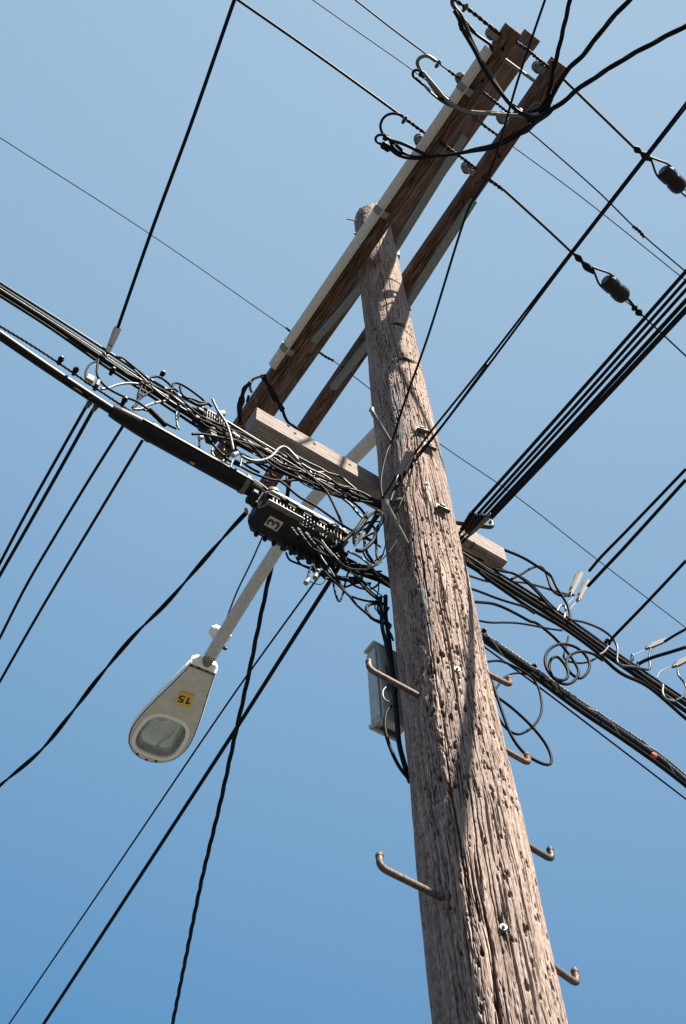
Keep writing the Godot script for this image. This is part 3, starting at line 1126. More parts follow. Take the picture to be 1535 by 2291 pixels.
func make_terminal() -> void:
	var o := thing("terminal_box", "black cable terminal box with a square white number 3 sticker", "terminal box", "", V(-0.2, 4.9, 0.4))
	var z0 := 0.615
	var z1 := 0.232
	var mz := (z0 + z1) * 0.5
	var lz := z0 - z1
	var b := Buf.new()
	b.box(Transform3D(Basis(), V(-0.218, 4.945, mz)), V(0.125, 0.1, lz), 0.028)
	obj("base", b, M.terminal, o)
	b = Buf.new()
	b.box(Transform3D(Basis(), V(-0.205, 5.014, mz - 0.004)), V(0.14, 0.058, lz - 0.014), 0.022)
	obj("lid", b, M.terminal_lid, o)
	# flange and latch blocks along the street side
	b = Buf.new()
	b.box(Transform3D(Basis(), V(-0.146, 4.978, mz)), V(0.022, 0.008, lz - 0.03), 0.002)
	obj("flange", b, M.terminal, o)
	for k in 5:
		b = Buf.new()
		var zz := z0 - 0.085 - k * 0.068
		b.box(Transform3D(Basis(), V(-0.134, 4.985, zz)), V(0.018, 0.02, 0.034), 0.003)
		obj("latch", b, M.terminal, o)
	for k in 23:
		b = Buf.new()
		b.box(Transform3D(Basis(), V(-0.149, 4.958, z0 - 0.04 - k * 0.0148)), V(0.02, 0.04, 0.0055), 0.001)
		obj("fin", b, M.terminal_lid, o)
	b = Buf.new()
	b.box(Transform3D(Basis(), V(-0.146, 4.934, mz + 0.1)), V(0.026, 0.008, 0.15), 0.002)
	obj("ledge", b, M.terminal_lid, o)
	for k in 3:
		b = Buf.new()
		b.box(Transform3D(Basis(), V(-0.144, 4.934, z0 - 0.24 - k * 0.056)), V(0.03, 0.008, 0.026), 0.002)
		obj("ledge", b, M.terminal_lid, o)
	b = Buf.new()
	b.lathe(Transform3D(Basis(), V(-0.16, 5.02, z0 - 0.045)), [Vector2(0.03, 0), Vector2(0.032, 0.012), Vector2(0.026, 0.024), Vector2(0, 0.03)], 18)
	obj("lid_boss", b, M.terminal_lid, o)
	# drop ports on the underside, each a stepped boot
	var rng := RandomNumberGenerator.new()
	rng.seed = 5
	for row in 2:
		for k in 7:
			b = Buf.new()
			var at := V(-0.178 - row * 0.062, 4.9, z0 - 0.135 - k * 0.037)
			var dir := V(0.1 - row * 0.35, -0.75, -0.7 + rng.randf_range(-0.12, 0.12)).normalized()
			b.lathe(frame_along(at - dir * 0.012, at + dir), [Vector2(0, 0), Vector2(0.014, 0), Vector2(0.014, 0.016), Vector2(0.011, 0.018), Vector2(0.011, 0.027), Vector2(0.0085, 0.029), Vector2(0.0085, 0.04), Vector2(0.006, 0.044), Vector2(0.005, 0.06), Vector2(0, 0.06)], 12)
			obj("drop_port", b, M.terminal, o)
			if (k + row) % 3 != 0:
				var from := at + dir * 0.055
				var to := V(-0.165 - row * 0.035 + rng.randf_range(-0.02, 0.02), 4.865 + rng.randf_range(-0.03, 0.03), 0.17 - rng.randf_range(0.0, 0.1))
				b = Buf.new()
				b.tube(smooth([from, from + dir * 0.02 + V(0, -0.012, -0.012), from.lerp(to, 0.5) + V(rng.randf_range(-0.012, 0.012), -0.022 - rng.randf() * 0.02, 0), to], 0.012), 0.0042, 7)
				obj("port_lead", b, M.black, o)
	# bumps along the far edge
	for k in 9:
		b = Buf.new()
		b.lathe(Transform3D(Basis(), V(-0.274, 4.905, z0 - 0.05 - k * 0.038)), [Vector2(0, -0.006), Vector2(0.007, -0.005), Vector2(0.009, 0.0), Vector2(0.009, 0.02), Vector2(0, 0.02)], 10)
		obj("screw_boss", b, M.terminal, o)
	# bracket that hangs it from the strand
	b = Buf.new()
	b.box(Transform3D(Basis(), V(-0.19, 5.0, z0 + 0.012)), V(0.03, 0.11, 0.02), 0.004)
	b.box(Transform3D(Basis(), V(-0.175, 4.965, z0 + 0.03)), V(0.06, 0.03, 0.03), 0.006)
	obj("hanger", b, M.terminal, o)
	var s := NUMBER_PLATE
	b = Buf.new()
	b.box(Transform3D(Basis(), s), V(0.045, 0.003, 0.056), 0.0005)
	var plate := obj("number_sticker", b, M.plate, o)
	lettering("3", s + V(0, -0.0024, 0), V(0, 0, 1), 0.066, plate, true)

func make_dark_terminal() -> void:
	var o := thing("cable_terminal", "dark grimy terminal block under the upper bundle by the low crossarm end", "terminal block", "", DARK_TERMINAL)
	var t := Transform3D(Basis(), DARK_TERMINAL)
	var b := Buf.new()
	b.box(t * Transform3D(Basis().rotated(V(0, 0, 1), 0.1), V(0, 0, 0)), V(0.06, 0.085, 0.11), 0.014)
	obj("body", b, M.terminal, o)
	b = Buf.new()
	b.box(t * Transform3D(Basis(), V(0.005, 0.03, 0.065)), V(0.05, 0.035, 0.04), 0.01)
	b.box(t * Transform3D(Basis(), V(0.005, -0.02, 0.07)), V(0.03, 0.03, 0.03), 0.008)
	obj("nozzle", b, M.terminal, o)
	for k in 9:
		b = Buf.new()
		b.box(t * Transform3D(Basis(), V(0.033, 0.015, 0.042 - k * 0.0105)), V(0.01, 0.035, 0.004), 0.001)
		obj("rib", b, M.dark_metal, o)
	b = Buf.new()
	b.box(t * Transform3D(Basis().rotated(V(1, 0, 0), 0.3), V(0, -0.07, 0.0)), V(0.045, 0.08, 0.05), 0.012)
	obj("cable_entry", b, M.terminal, o)

func make_utility_box() -> void:
	var o := thing("utility_box", "pale grey utility box behind the pole's shaded edge", "utility box", "", V(-0.188, 4.25, 0.1))
	var c := BOX_MIN
	var d := BOX_MAX
	var mid := (c + d) * 0.5
	var sz := d - c
	var b := Buf.new()
	b.box(Transform3D(Basis(), mid), sz - V(0, 0.004, 0.012), 0.003)
	obj("case", b, M.box_paint, o)
	b = Buf.new()
	b.box(Transform3D(Basis(), V(mid.x, mid.y - 0.006, d.z + 0.002)), V(sz.x - 0.006, sz.y - 0.03, 0.008), 0.002)
	obj("door", b, M.box_paint, o)
	b = Buf.new()
	b.box(Transform3D(Basis(), V(mid.x, d.y + 0.004, mid.z + 0.006)), V(sz.x + 0.006, 0.012, sz.z + 0.012), 0.003)
	obj("rain_cap", b, M.box_paint, o)
	b = Buf.new()
	b.box(Transform3D(Basis(), V(c.x + 0.004, c.y - 0.006, mid.z + 0.006)), V(0.01, 0.016, sz.z + 0.014), 0.002)
	b.box(Transform3D(Basis(), V(mid.x, c.y - 0.006, d.z + 0.004)), V(sz.x, 0.016, 0.008), 0.002)
	obj("drip_edge", b, M.box_paint, o)
	b = Buf.new()
	b.box(Transform3D(Basis(), V(c.x + 0.016, c.y - 0.001, mid.z - 0.01)), V(0.01, 0.006, sz.z - 0.03), 0.001)
	obj("vent_slot", b, M.ink, o)
	b = Buf.new()
	b.box(Transform3D(Basis(), V(d.x + 0.004, mid.y + 0.02, mid.z + 0.02)), V(0.008, 0.12, 0.02), 0.002)
	obj("hasp", b, M.galvanised, o)
	b = Buf.new()
	for s in [-0.1, 0.1]:
		b.box(Transform3D(Basis(), V(-0.12, mid.y + s, 0.05)), V(0.1, 0.03, 0.02), 0.002)
	obj("mounting_bracket", b, M.galvanised, o)

func _ready() -> void:
	# camera
	var cam := Camera3D.new()
	cam.name = "camera"
	cam.fov = 51.0295
	cam.near = 0.05
	cam.far = 400.0
	cam.transform = Transform3D(Basis(Vector3(0.55419, -0.02542, -0.83200), Vector3(0.71350, 0.52931, 0.45908), Vector3(0.42871, -0.84805, 0.31148)), Vector3(1.65198, 1.60000, 1.56504))
	add_child(cam)
	var sun_dir := Vector3(0.6467, 0.7490, -0.1439)
	var env := Environment.new()
	env.background_mode = Environment.BG_SKY
	env.sky = make_sky(sun_dir)
	env.tonemap_mode = Environment.TONE_MAPPER_LINEAR
	env.tonemap_exposure = 3.4
	env.sdfgi_enabled = true
	env.ssao_enabled = true
	env.ssil_enabled = true
	var we := WorldEnvironment.new()
	we.name = "world"
	we.environment = env
	add_child(we)
	var sun := DirectionalLight3D.new()
	sun.name = "sun"
	sun.light_energy = 1.6
	sun.light_color = Color(1.0, 0.955, 0.89)
	sun.light_angular_distance = 0.5
	sun.shadow_enabled = true
	add_child(sun)
	sun.look_at_from_position(sun_dir * 50.0, Vector3.ZERO, Vector3.UP)
	make_materials()
	# ground
	var g := Buf.new()
	g.quad(V(-300, 0, -300), V(300, 0, -300), V(300, 0, 300), V(-300, 0, 300), V(0, -1, 0))
	var ground := obj("ground", g, M.concrete)
	ground.set_meta("kind", "structure")
	ground.set_meta("label", "pale concrete ground round the foot of the pole")
	make_pole()
	var arm := crossarm("left crossarm carrying a grey conduit, orange brown underneath", M.arm_wood, V(1.54, 7.840, 0.187), V(-1.62, 7.840, 0.187), 0.094, 0.115, [[0.035, 0.0, 0.011], [0.095, 0.1, 0.008], [0.3, -0.05, 0.007], [0.875, 0.0, 0.011], [0.66, 0.2, 0.006]])
	var arm3 := crossarm("right crossarm with a knot of black jumpers near its tip", M.arm_wood, V(1.545, 7.970, -0.166), V(-1.72, 7.970, -0.228), 0.094, 0.115, [[0.18, 0.1, 0.009], [0.28, -0.1, 0.007], [0.715, -0.1, 0.008], [0.66, 0.05, 0.01]])
	var arm2 := crossarm("greyer middle crossarm, higher up behind the left one", M.arm_wood_grey, V(1.56, 8.900, -0.168), V(-1.68, 8.900, -0.150), 0.108, 0.115, [[0.33, 0.2, 0.01], [0.6, 0.05, 0.01]])
	obj("brace", flat_bar([V(0.832,8.888,-0.169), V(0.032,8.604,-0.15), V(0.02,8.446,-0.16)], 0.046, 0.03, V(0, 1, 0.25)), M.brace, arm2)
	obj("brace", flat_bar([V(-0.932,8.888,-0.123), V(-0.41,8.784,-0.15), V(-0.02,8.446,-0.15)], 0.046, 0.03, V(0, 1, 0.25)), M.brace, arm2)
	obj("brace", flat_bar([V(0.675,7.958,-0.212), V(-0.026,7.676,-0.18), V(0.02,7.509,-0.15)], 0.046, 0.03, V(0, 1, 0.25)), M.brace, arm3)
	obj("brace", flat_bar([V(-0.805,7.958,-0.187), V(-0.413,7.817,-0.16), V(-0.02,7.668,-0.15)], 0.046, 0.03, V(0, 1, 0.25)), M.brace, arm3)
	washer_bolt(arm, V(1.403,7.839,0.187), V(0, -1, 0), 0.02, M.dark_metal)
	washer_bolt(arm, V(1.21,7.839,0.187), V(0, -1, 0), 0.02, M.dark_metal)
	washer_bolt(arm, V(0.815,7.839,0.187), V(0, -1, 0), 0.02, M.dark_metal)
	washer_bolt(arm3, V(0.762,7.969,-0.18), V(0, -1, 0), 0.02, M.dark_metal)
	washer_bolt(arm3, V(0.898,7.969,-0.178), V(0, -1, 0), 0.02, M.dark_metal)
	washer_bolt(arm3, V(-1.108,7.969,-0.216), V(0, -1, 0), 0.02, M.dark_metal)
	washer_bolt(arm2, V(0.956,8.899,-0.164), V(0, -1, 0), 0.02, M.dark_metal)
	washer_bolt(arm2, V(-1.054,8.899,-0.153), V(0, -1, 0), 0.02, M.dark_metal)
	var rod := thing("spacer_bolt", "long spacer bolt bridging the left and right crossarms near their tips", "bolt", "", V(1.391,7.885,0.13))
	var rb := Buf.new()
	rb.tube(PackedVector3Array([V(1.391,7.885,0.21), V(1.39,8.02,-0.169)]), 0.009, 8)
	obj("bolt_rod", rb, M.galvanised, rod)
	rb = Buf.new()
	rb.box(Transform3D(Basis(), V(1.39,8.02,-0.139)), V(0.045, 0.045, 0.008), 0.002)
	rb.box(Transform3D(Basis(), V(1.39,8.02,-0.125)), V(0.024, 0.024, 0.022), 0.002)
	obj("square_washer", rb, M.galvanised, rod)
	var con := thing("conduit", "pale grey half round conduit strapped along the left crossarm", "conduit", "", V(0,7.835,0.234))
	var cb := Buf.new()
	var c0 := V(1.392, 7.835, 0.234)
	var c1 := V(-0.834, 7.835, 0.234)
	var cp := []
	for k in 13:
		var w := PI * k / 12.0 - PI * 0.5
		cp.append(V(0, sin(w) * 0.041, cos(w) * 0.046))
	for k in 12:
		cb.quad(c0 + cp[k], c0 + cp[k + 1], c1 + cp[k + 1], c1 + cp[k], (c0 + c1) * 0.5)
		cb.tri(c0 + cp[k], c0 + cp[k + 1], c0, c0 - V(1, 0, 0))
		cb.tri(c1 + cp[k], c1 + cp[k + 1], c1, c1 + V(1, 0, 0))
	for e in [-0.036, 0.036]:
		cb.box(Transform3D(Basis(), (c0 + c1) * 0.5 + V(0, e * 1.2, 0.003)), V(c0.x - c1.x, 0.016, 0.006), 0.001)
	obj("guard", cb, M.conduit, con)
	cb = Buf.new()
	cb.lathe(Transform3D(Basis(V(0, 0, 1), V(1, 0, 0), V(0, 1, 0)), V(1.135, 7.835, 0.234)), [Vector2(0.03, 0), Vector2(0.0495, 0), Vector2(0.0495, 0.038), Vector2(0.03, 0.038)], 24)
	obj("strap", cb, M.galvanised, con)
	cb = Buf.new()
	cb.lathe(Transform3D(Basis(V(0, 0, 1), V(1, 0, 0), V(0, 1, 0)), V(0.325, 7.835, 0.234)), [Vector2(0.03, 0), Vector2(0.0495, 0), Vector2(0.0495, 0.038), Vector2(0.03, 0.038)], 24)
	obj("strap", cb, M.galvanised, con)
	cb = Buf.new()
	cb.lathe(Transform3D(Basis(V(0, 0, 1), V(1, 0, 0), V(0, 1, 0)), V(-0.703, 7.835, 0.234)), [Vector2(0.03, 0), Vector2(0.0495, 0), Vector2(0.0495, 0.038), Vector2(0.03, 0.038)], 24)
	obj("strap", cb, M.galvanised, con)
	spool("spool insulator at the very tip of the left crossarm", V(1.454, 7.900, 0.272))
	spool("spool insulator on the left crossarm by the lower jumper loop", V(0.784, 7.900, 0.272))
	spool("spool insulator on the left crossarm by the white jumper loop", V(1.178, 7.900, 0.272))
	spool("spool insulator at the tip of the right crossarm", V(1.457, 8.030, -0.081))
	spool("spool insulator on the right crossarm left of the knot of jumpers", V(1.129, 8.030, -0.081))
	spool("spool insulator lowest on the right crossarm", V(0.791, 8.030, -0.081))
	var tim := thing("mounting_timber", "weathered grey timber bolted across behind the pole, drilled with holes", "timber", "", V(-0.2, 5.585, 0.015))
	var tc := CSGCombiner3D.new()
	tc.name = "beam"
	tc.material_override = M.timber
	tim.add_child(tc, true)
	var ts := CSGPolygon3D.new()
	ts.name = "beam_stock"
	ts.polygon = PackedVector2Array([Vector2(-0.047, -0.062), Vector2(0.04, -0.062), Vector2(0.047, -0.055), Vector2(0.047, 0.05), Vector2(0.037, 0.062), Vector2(-0.037, 0.062), Vector2(-0.047, 0.05)])
	ts.depth = 1.31
	ts.position = V(0, 0, 0.655)
	tc.add_child(ts, true)
	for q in [Vector2(-0.439, -0.088), Vector2(-0.469, -0.058), Vector2(-0.504, -0.096), Vector2(-0.537, -0.066), Vector2(0.564, 0.052), Vector2(0.502, 0.042), Vector2(0.467, 0.010), Vector2(0.371, 0.012), Vector2(0.190, 0.008)]:
		var cy := CSGCylinder3D.new()
		cy.name = "bolt_hole"
		cy.operation = CSGShape3D.OPERATION_SUBTRACTION
		cy.radius = 0.0085
		cy.height = 0.07
		cy.sides = 12
		cy.transform = Transform3D(Basis(V(0, 1, 0), V(-1, 0, 0), V(0, 0, 1)), V(0.045, q.y, q.x))
		tc.add_child(cy, true)
	make_lamp()
	make_splice_case()
	make_terminal()
	make_dark_terminal()
	make_utility_box()
	pole_step("worn brown step bolt in front of the grey utility box", V(0.01,4.025,0.143), V(0.015,4.025,0.308), M.worn_steel, 0.0092)
	pole_step("large step bolt lowest on the shaded side of the pole", V(0.008,3.3,0.148), V(0.018,3.3,0.319), M.worn_steel, 0.0092)
	pole_step("upper left step bolt pointing up from the pole above the timber", V(0.039,5.577,0.131), V(0.11,5.577,0.271), M.galvanised, 0.0092)
	pole_step("step bolt at the bracket where the wires meet the pole", V(0.051,4.799,0.13), V(0.137,4.799,0.271), M.galvanised, 0.0092)
	pole_step("highest rusty step bolt right of the pole", V(0.103,4.166,-0.096), V(0.104,4.166,-0.18), M.rust, 0.0088, 0.05)
	pole_step("second rusty step bolt right of the pole", V(0.104,3.834,-0.097), V(0.099,3.834,-0.185), M.rust, 0.0088, 0.05)
	pole_step("dark step bolt right of the pole with its tip hooked up", V(0.108,3.488,-0.1), V(0.099,3.488,-0.187), M.dark_metal, 0.0088, 0.05)
	pole_step("lowest dull step bolt at the right edge of the pole", V(0.108,3.132,-0.1), V(0.089,3.132,-0.184), M.worn_steel, 0.0088, 0.05)
	pole_step("short steel bar sticking out behind the thick drops", V(0.029,5.2,-0.151), V(0.118,5.15,-0.276), M.dark_metal, 0.01)
	clip("highest small clip on the sunlit side of the pole", 0.488, 5.618)
	clip("middle small clip crossed by the pair of wires", 0.608, 5.485)
	clip("lowest small clip near the pole's right edge", 0.615, 5.001)
	pole_bolt("bolt above the white drip in the middle of the pole", 0.291, 4.063, 0.010, M.steel)
	pole_bolt("bright bolt head low on the sunlit pole", 0.285, 3.159, 0.009, M.steel)
	pole_bolt("white bolt head right of the wedge clamp", 0.383, 5.172, 0.008, M.plate)
	pole_bolt("bright bolt at the shaded left edge below the left crossarm", -0.978, 7.741, 0.020, M.steel)
	pole_bolt("bright bolt near the top of the pole", -0.881, 8.604, 0.018, M.steel)
	pole_bolt("dark bolt at the left edge above the timber", -1.110, 6.128, 0.016, M.dark_metal)
	band_scrap("upper curved strip of old metal band standing off the pole", 0.097, 0.643, 6.803, 0.013)
	band_scrap("lower curved strip of old metal band standing off the pole", 0.164, 0.720, 6.359, 0.013)
	var nb := Buf.new()
	nb.tube(PackedVector3Array([V(-0.002,8.821,0.111), V(-0.036,8.821,0.19)]), 0.0045, 6)
	tag(obj("nail", nb, M.dark_metal), "long nail sticking out at the left edge near the pole top", "nail")
	var brk := Buf.new()
	brk.box(Transform3D(Basis(V(0.6877, 0, -0.7259), V(0, 1, 0), V(0.7259, 0, 0.6877)), V(0.034,5.082,0.144)), V(0.06, 0.014, 0.03), 0.003)
	tag(obj("wire_bracket", brk, M.pale_metal), "pale bracket beside the step bolt where the wires meet the pole", "bracket")
	var tb := thing("ground_block", "tan brass block where the black wedge clamp meets the steel strand", "connector", "", V(-0.14,5.082,1.332))
	var bb := Buf.new()
	bb.box(Transform3D(Basis(), V(-0.14,5.092,1.344)), V(0.025, 0.04, 0.03), 0.004)
	obj("block", bb, M.tan, tb)
	bb = Buf.new()
	bb.box(Transform3D(Basis(), V(-0.14,5.082,1.314)), V(0.03, 0.045, 0.014), 0.003)
	obj("keeper", bb, M.dark_metal, tb)
	bolt_clamp("drop_grip", "left bright clamp gripping the first straight drop", V(-0.181,5.01,1.309), V(0, 0, -1), 0.026, M.pale_metal, "")
	bolt_clamp("drop_grip", "right bright clamp gripping the second straight drop", V(-0.181,5.01,1.284), V(0, 0, -1), 0.026, M.pale_metal, "")
	var yb := Buf.new()
	yb.quad(V(-0.135,5.226,0.691), V(-0.135,5.264,0.652), V(-0.135,5.218,0.653), V(-0.135,5.199,0.672), V(1, 5.226, 0.5))
	yb.quad(V(-0.138,5.226,0.691), V(-0.138,5.264,0.652), V(-0.138,5.218,0.653), V(-0.138,5.199,0.672), V(-1.3, 5.226, 0.5))
	yb.quad(V(-0.135,5.266,0.65), V(-0.135,5.306,0.616), V(-0.135,5.296,0.589), V(-0.135,5.273,0.593), V(1, 5.266, 0.5))
	yb.quad(V(-0.138,5.266,0.65), V(-0.138,5.306,0.616), V(-0.138,5.296,0.589), V(-0.138,5.273,0.593), V(-1.3, 5.266, 0.5))
	tag(obj("marker_tag", yb, M.yellow_tag), "pale yellow plastic tag hanging on the upper bundle under the timber", "tag")
	wire("power_conductor", "thin bare wire dead-ended at the left crossarm beside the white jumper loop", "wire", "", M.dark_wire, 0.0048, [V(1.423,7.86,9.982), V(1.187,7.86,0.985), V(1.18,7.86,0.734), V(1.178,7.86,0.464), V(1.178,7.86,0.361)], 1, 0.25)
	wire("twisted_wire_grip", "twisted wire grip holding the bare wire beside the white jumper loop", "wire grip", "twisted wire grips at the crossarms", M.dark_wire, 0.0086, [V(1.178,7.86,0.361), V(1.177,7.86,0.311), V(1.179,7.86,0.25), V(1.175,7.86,0.179)], 2, 0.06)
	wire("power_conductor", "thinnest bare wire crossing high at the top, passing behind the white jumper loop", "wire", "", M.dark_wire, 0.0035, [V(0.891,8.6,10.126), V(0.993,8.6,1.127), V(0.997,8.6,0.771), V(1.002,8.6,0.4), V(0.987,8.6,-0.167)], 1, 0.25)
	wire("twisted_wire_grip", "small twisted grip sticking out right of the middle crossarm", "wire grip", "", M.dark_wire, 0.0097, [V(0.994,8.5,-0.119), V(0.993,8.5,-0.162), V(0.994,8.5,-0.211), V(0.994,8.5,-0.261)], 2, 0.06)
	wire("power_conductor", "thinnest bare wire leaving the middle crossarm to the right under the other wires", "wire", "", M.dark_wire, 0.0037, [V(0.994,8.5,-0.261), V(0.988,8.5,-0.932), V(0.946,8.5,-1.896), V(0.551,8.5,-10.887)], 1, 0.25)
	wire("power_conductor", "dark wire from the top edge dead-ended at the lower jumper loop of the left crossarm", "wire", "", M.black, 0.0074, [V(0.799,7.86,10.51), V(0.844,7.86,1.51), V(0.847,7.86,0.991), V(0.84,7.86,0.425), V(0.838,7.86,0.34)], 1, 0.25)
	wire("twisted_wire_grip", "twisted grip between the lower jumper loop clamp and the left crossarm", "wire grip", "", M.dark_wire, 0.0101, [V(0.839,7.86,0.418), V(0.839,7.86,0.356), V(0.837,7.86,0.293), V(0.833,7.86,0.205)], 2, 0.06)
	wire("twisted_wire_grip", "twisted grip running from the left crossarm across to the knotted right crossarm", "wire grip", "", M.dark_wire, 0.0102, [V(0.848,7.84,0.178), V(0.845,7.84,0.097), V(0.838,7.9,-0.014), V(0.828,7.95,-0.114)], 2, 0.06)
	wire("power_conductor", "dark wire from the right crossarm down to the lower strain insulator", "wire", "", M.dark_wire, 0.0080, [V(0.818,7.95,-0.217), V(0.821,7.95,-0.315), V(0.776,7.95,-0.711), V(0.747,7.95,-0.929)], 1, 0.25)
	wire("twisted_wire_grip", "twisted grip where the lower strain insulator wire leaves the right crossarm", "wire grip", "", M.dark_wire, 0.0118, [V(0.815,7.94,-0.169), V(0.821,7.94,-0.23), V(0.82,7.94,-0.314)], 2, 0.06)
	wire("power_conductor", "thin wire from the lower strain insulator to the right edge of the picture", "wire", "", M.dark_wire, 0.0056, [V(0.714,7.95,-1.37), V(0.686,7.95,-1.522), V(0.628,7.95,-1.974), V(-0.532,7.95,-10.899)], 1, 0.25)
	wire("twisted_wire_grip", "twisted grip at the topmost jumper, left of the left crossarm tip", "wire grip", "", M.dark_wire, 0.0108, [V(1.464,7.86,0.831), V(1.479,7.86,0.532), V(1.483,7.86,0.451), V(1.481,7.86,0.343), V(1.479,7.86,0.229)], 2, 0.07)
	wire("twisted_wire_grip", "twisted grip from the left crossarm tip over to the right crossarm tip", "wire grip", "", M.dark_wire, 0.0098, [V(1.496,7.84,0.144), V(1.499,7.86,0.065), V(1.494,7.92,-0.031), V(1.493,7.96,-0.122)], 2, 0.06)
	wire("power_conductor", "wire from the right crossarm tip to the upper strain insulator", "wire", "", M.dark_wire, 0.0076, [V(1.49,7.95,-0.226), V(1.475,7.95,-0.363), V(1.447,7.95,-0.629), V(1.428,7.95,-0.804)], 1, 0.25)
	wire("power_conductor", "thin wire behind the upper strain insulator leaving at the right edge", "wire", "", M.dark_wire, 0.0053, [V(1.39,7.95,-1.145), V(1.389,7.95,-1.201), V(1.386,7.95,-1.258), V(0.86,7.95,-10.243)], 1, 0.25)
	wire("twisted_wire_grip", "twisted grip in the gap between the middle and right crossarms", "wire grip", "", M.dark_wire, 0.0088, [V(1.193,7.84,0.134), V(1.187,7.88,0.034), V(1.179,7.94,-0.064), V(1.19,7.96,-0.14)], 2, 0.06)
	wire("power_conductor", "wire with a small twisted splice leaving the right crossarm between the insulator wires", "wire", "", M.dark_wire, 0.0048, [V(1.165,7.95,-0.224), V(1.159,7.95,-0.328), V(1.122,7.95,-0.785), V(1.074,7.95,-1.165), V(1.044,7.95,-1.58), V(0.411,7.95,-10.558)], 1, 0.25)
	wire("twisted_wire_splice", "small twisted splice halfway along a thin wire at the right", "splice", "", M.dark_wire, 0.0108, [V(1.077,7.95,-1.115), V(1.076,7.95,-1.163), V(1.065,7.95,-1.213)], 2, 0.05)
	wire("street_light_wire", "faint thin wire crossing from the left edge to the left crossarm", "wire", "", M.dark_wire, 0.0032, [V(-0.251,7.86,11.252), V(-0.495,7.86,2.255), V(-0.52,7.86,1.311), V(-0.587,7.86,0.281)], 1, 0.25)
	wire("twisted_wire_grip", "twisted grip on the faint wire left of the conduit, low on the left crossarm", "wire grip", "", M.dark_wire, 0.0083, [V(-0.582,7.86,0.311), V(-0.589,7.86,0.274), V(-0.599,7.86,0.234)], 2, 0.05)
	wire("twisted_wire_grip", "twisted grip on the faint wire between the crossarms left of the pole", "wire grip", "", M.dark_wire, 0.0085, [V(-0.623,7.9,0.036), V(-0.626,7.9,-0.017), V(-0.621,7.9,-0.068)], 2, 0.05)
	wire("street_light_wire", "faint thin wire passing behind the pole to the lower right edge", "wire", "", M.dark_wire, 0.0037, [V(-0.639,7.95,-0.081), V(-0.669,7.95,-0.341), V(-0.751,7.95,-0.979), V(-0.798,7.95,-1.688), V(-0.903,7.95,-2.557), V(-1.014,7.95,-3.523), V(-2.043,7.95,-12.464)], 1, 0.25)
	wire("service_drop", "twisted service cable leaving the right crossarm through the top edge", "cable", "", M.black, 0.0133, [V(7.219,7.75,2.685), V(1.823,7.75,0.062), V(1.728,7.75,0.016), V(1.598,7.75,-0.046), V(1.515,7.75,-0.084), V(1.434,7.74,-0.123), V(1.358,7.74,-0.154), V(1.256,7.72,-0.15)], 3, 0.32)
	wire("service_drop", "middle twisted service cable fanning to the top right from the right crossarm", "cable", "", M.black, 0.0144, [V(7.94,7.72,-1.028), V(1.998,7.72,-0.196), V(1.84,7.72,-0.174), V(1.65,7.72,-0.166), V(1.55,7.72,-0.147), V(1.456,7.72,-0.15), V(1.378,7.72,-0.165), V(1.262,7.72,-0.158)], 3, 0.50)
	wire("service_drop", "lowest twisted service cable bending to the right edge from the right crossarm", "cable", "", M.black, 0.0144, [V(7.302,7.69,-3.432), V(2.057,7.69,-0.519), V(1.917,7.69,-0.441), V(1.762,7.69,-0.359), V(1.63,7.69,-0.3), V(1.492,7.69,-0.244), V(1.392,7.69,-0.218), V(1.319,7.69,-0.183), V(1.218,7.69,-0.124)], 3, 0.50)
	wire("jumper_wire", "black jumper arc from the clamp over the lower dark lump", "wire", "jumper wires on the left crossarm", M.black, 0.0074, [V(0.854,7.8,0.441), V(0.845,7.8,0.472), V(0.831,7.8,0.5), V(0.806,7.8,0.521), V(0.775,7.8,0.528), V(0.744,7.8,0.52), V(0.722,7.8,0.5), V(0.708,7.8,0.472)], 1, 0.25)
	wire("jumper_wire", "thick black jumper from the lower lump to the left crossarm conduit", "wire", "", M.black, 0.0099, [V(0.725,7.68,0.482), V(0.729,7.68,0.443), V(0.746,7.68,0.389), V(0.756,7.68,0.339), V(0.763,7.68,0.287), V(0.767,7.68,0.247), V(0.77,7.68,0.23)], 1, 0.25)
	wire("jumper_wire", "long black jumper from the boxy connector under the left crossarm to the right crossarm", "wire", "", M.black, 0.0099, [V(0.689,7.68,0.429), V(0.685,7.68,0.393), V(0.687,7.68,0.356), V(0.703,7.68,0.311), V(0.736,7.68,0.258), V(0.784,7.68,0.202), V(0.833,7.68,0.141), V(0.884,7.68,0.083), V(0.939,7.68,0.034), V(1.031,7.68,-0.051), V(1.16,7.68,-0.121), V(1.285,7.68,-0.178)], 1, 0.25)
	wire("jumper_wire", "second long black jumper beside the boxy connector, sagging under the left crossarm", "wire", "", M.black, 0.0087, [V(0.724,7.7,0.448), V(0.7,7.7,0.416), V(0.694,7.7,0.364), V(0.706,7.7,0.311), V(0.743,7.7,0.251), V(0.795,7.7,0.183), V(0.842,7.7,0.121), V(0.894,7.7,0.063), V(0.929,7.7,0.024), V(1.011,7.7,-0.064), V(1.133,7.7,-0.132), V(1.233,7.7,-0.162)], 1, 0.25)
	wire("jumper_wire", "short black curl at the boxy connector, far left of the jumpers", "wire", "", M.black, 0.0074, [V(0.722,7.74,0.476), V(0.708,7.74,0.504), V(0.685,7.74,0.514), V(0.669,7.74,0.501), V(0.67,7.74,0.473), V(0.676,7.74,0.449)], 1, 0.25)
	wire("jumper_wire", "thin black jumper through the slim sleeve of the lower loop", "wire", "", M.black, 0.0062, [V(0.72,7.7,0.454), V(0.719,7.7,0.415), V(0.712,7.7,0.377), V(0.709,7.7,0.342), V(0.718,7.7,0.3), V(0.737,7.7,0.257)], 1, 0.25)
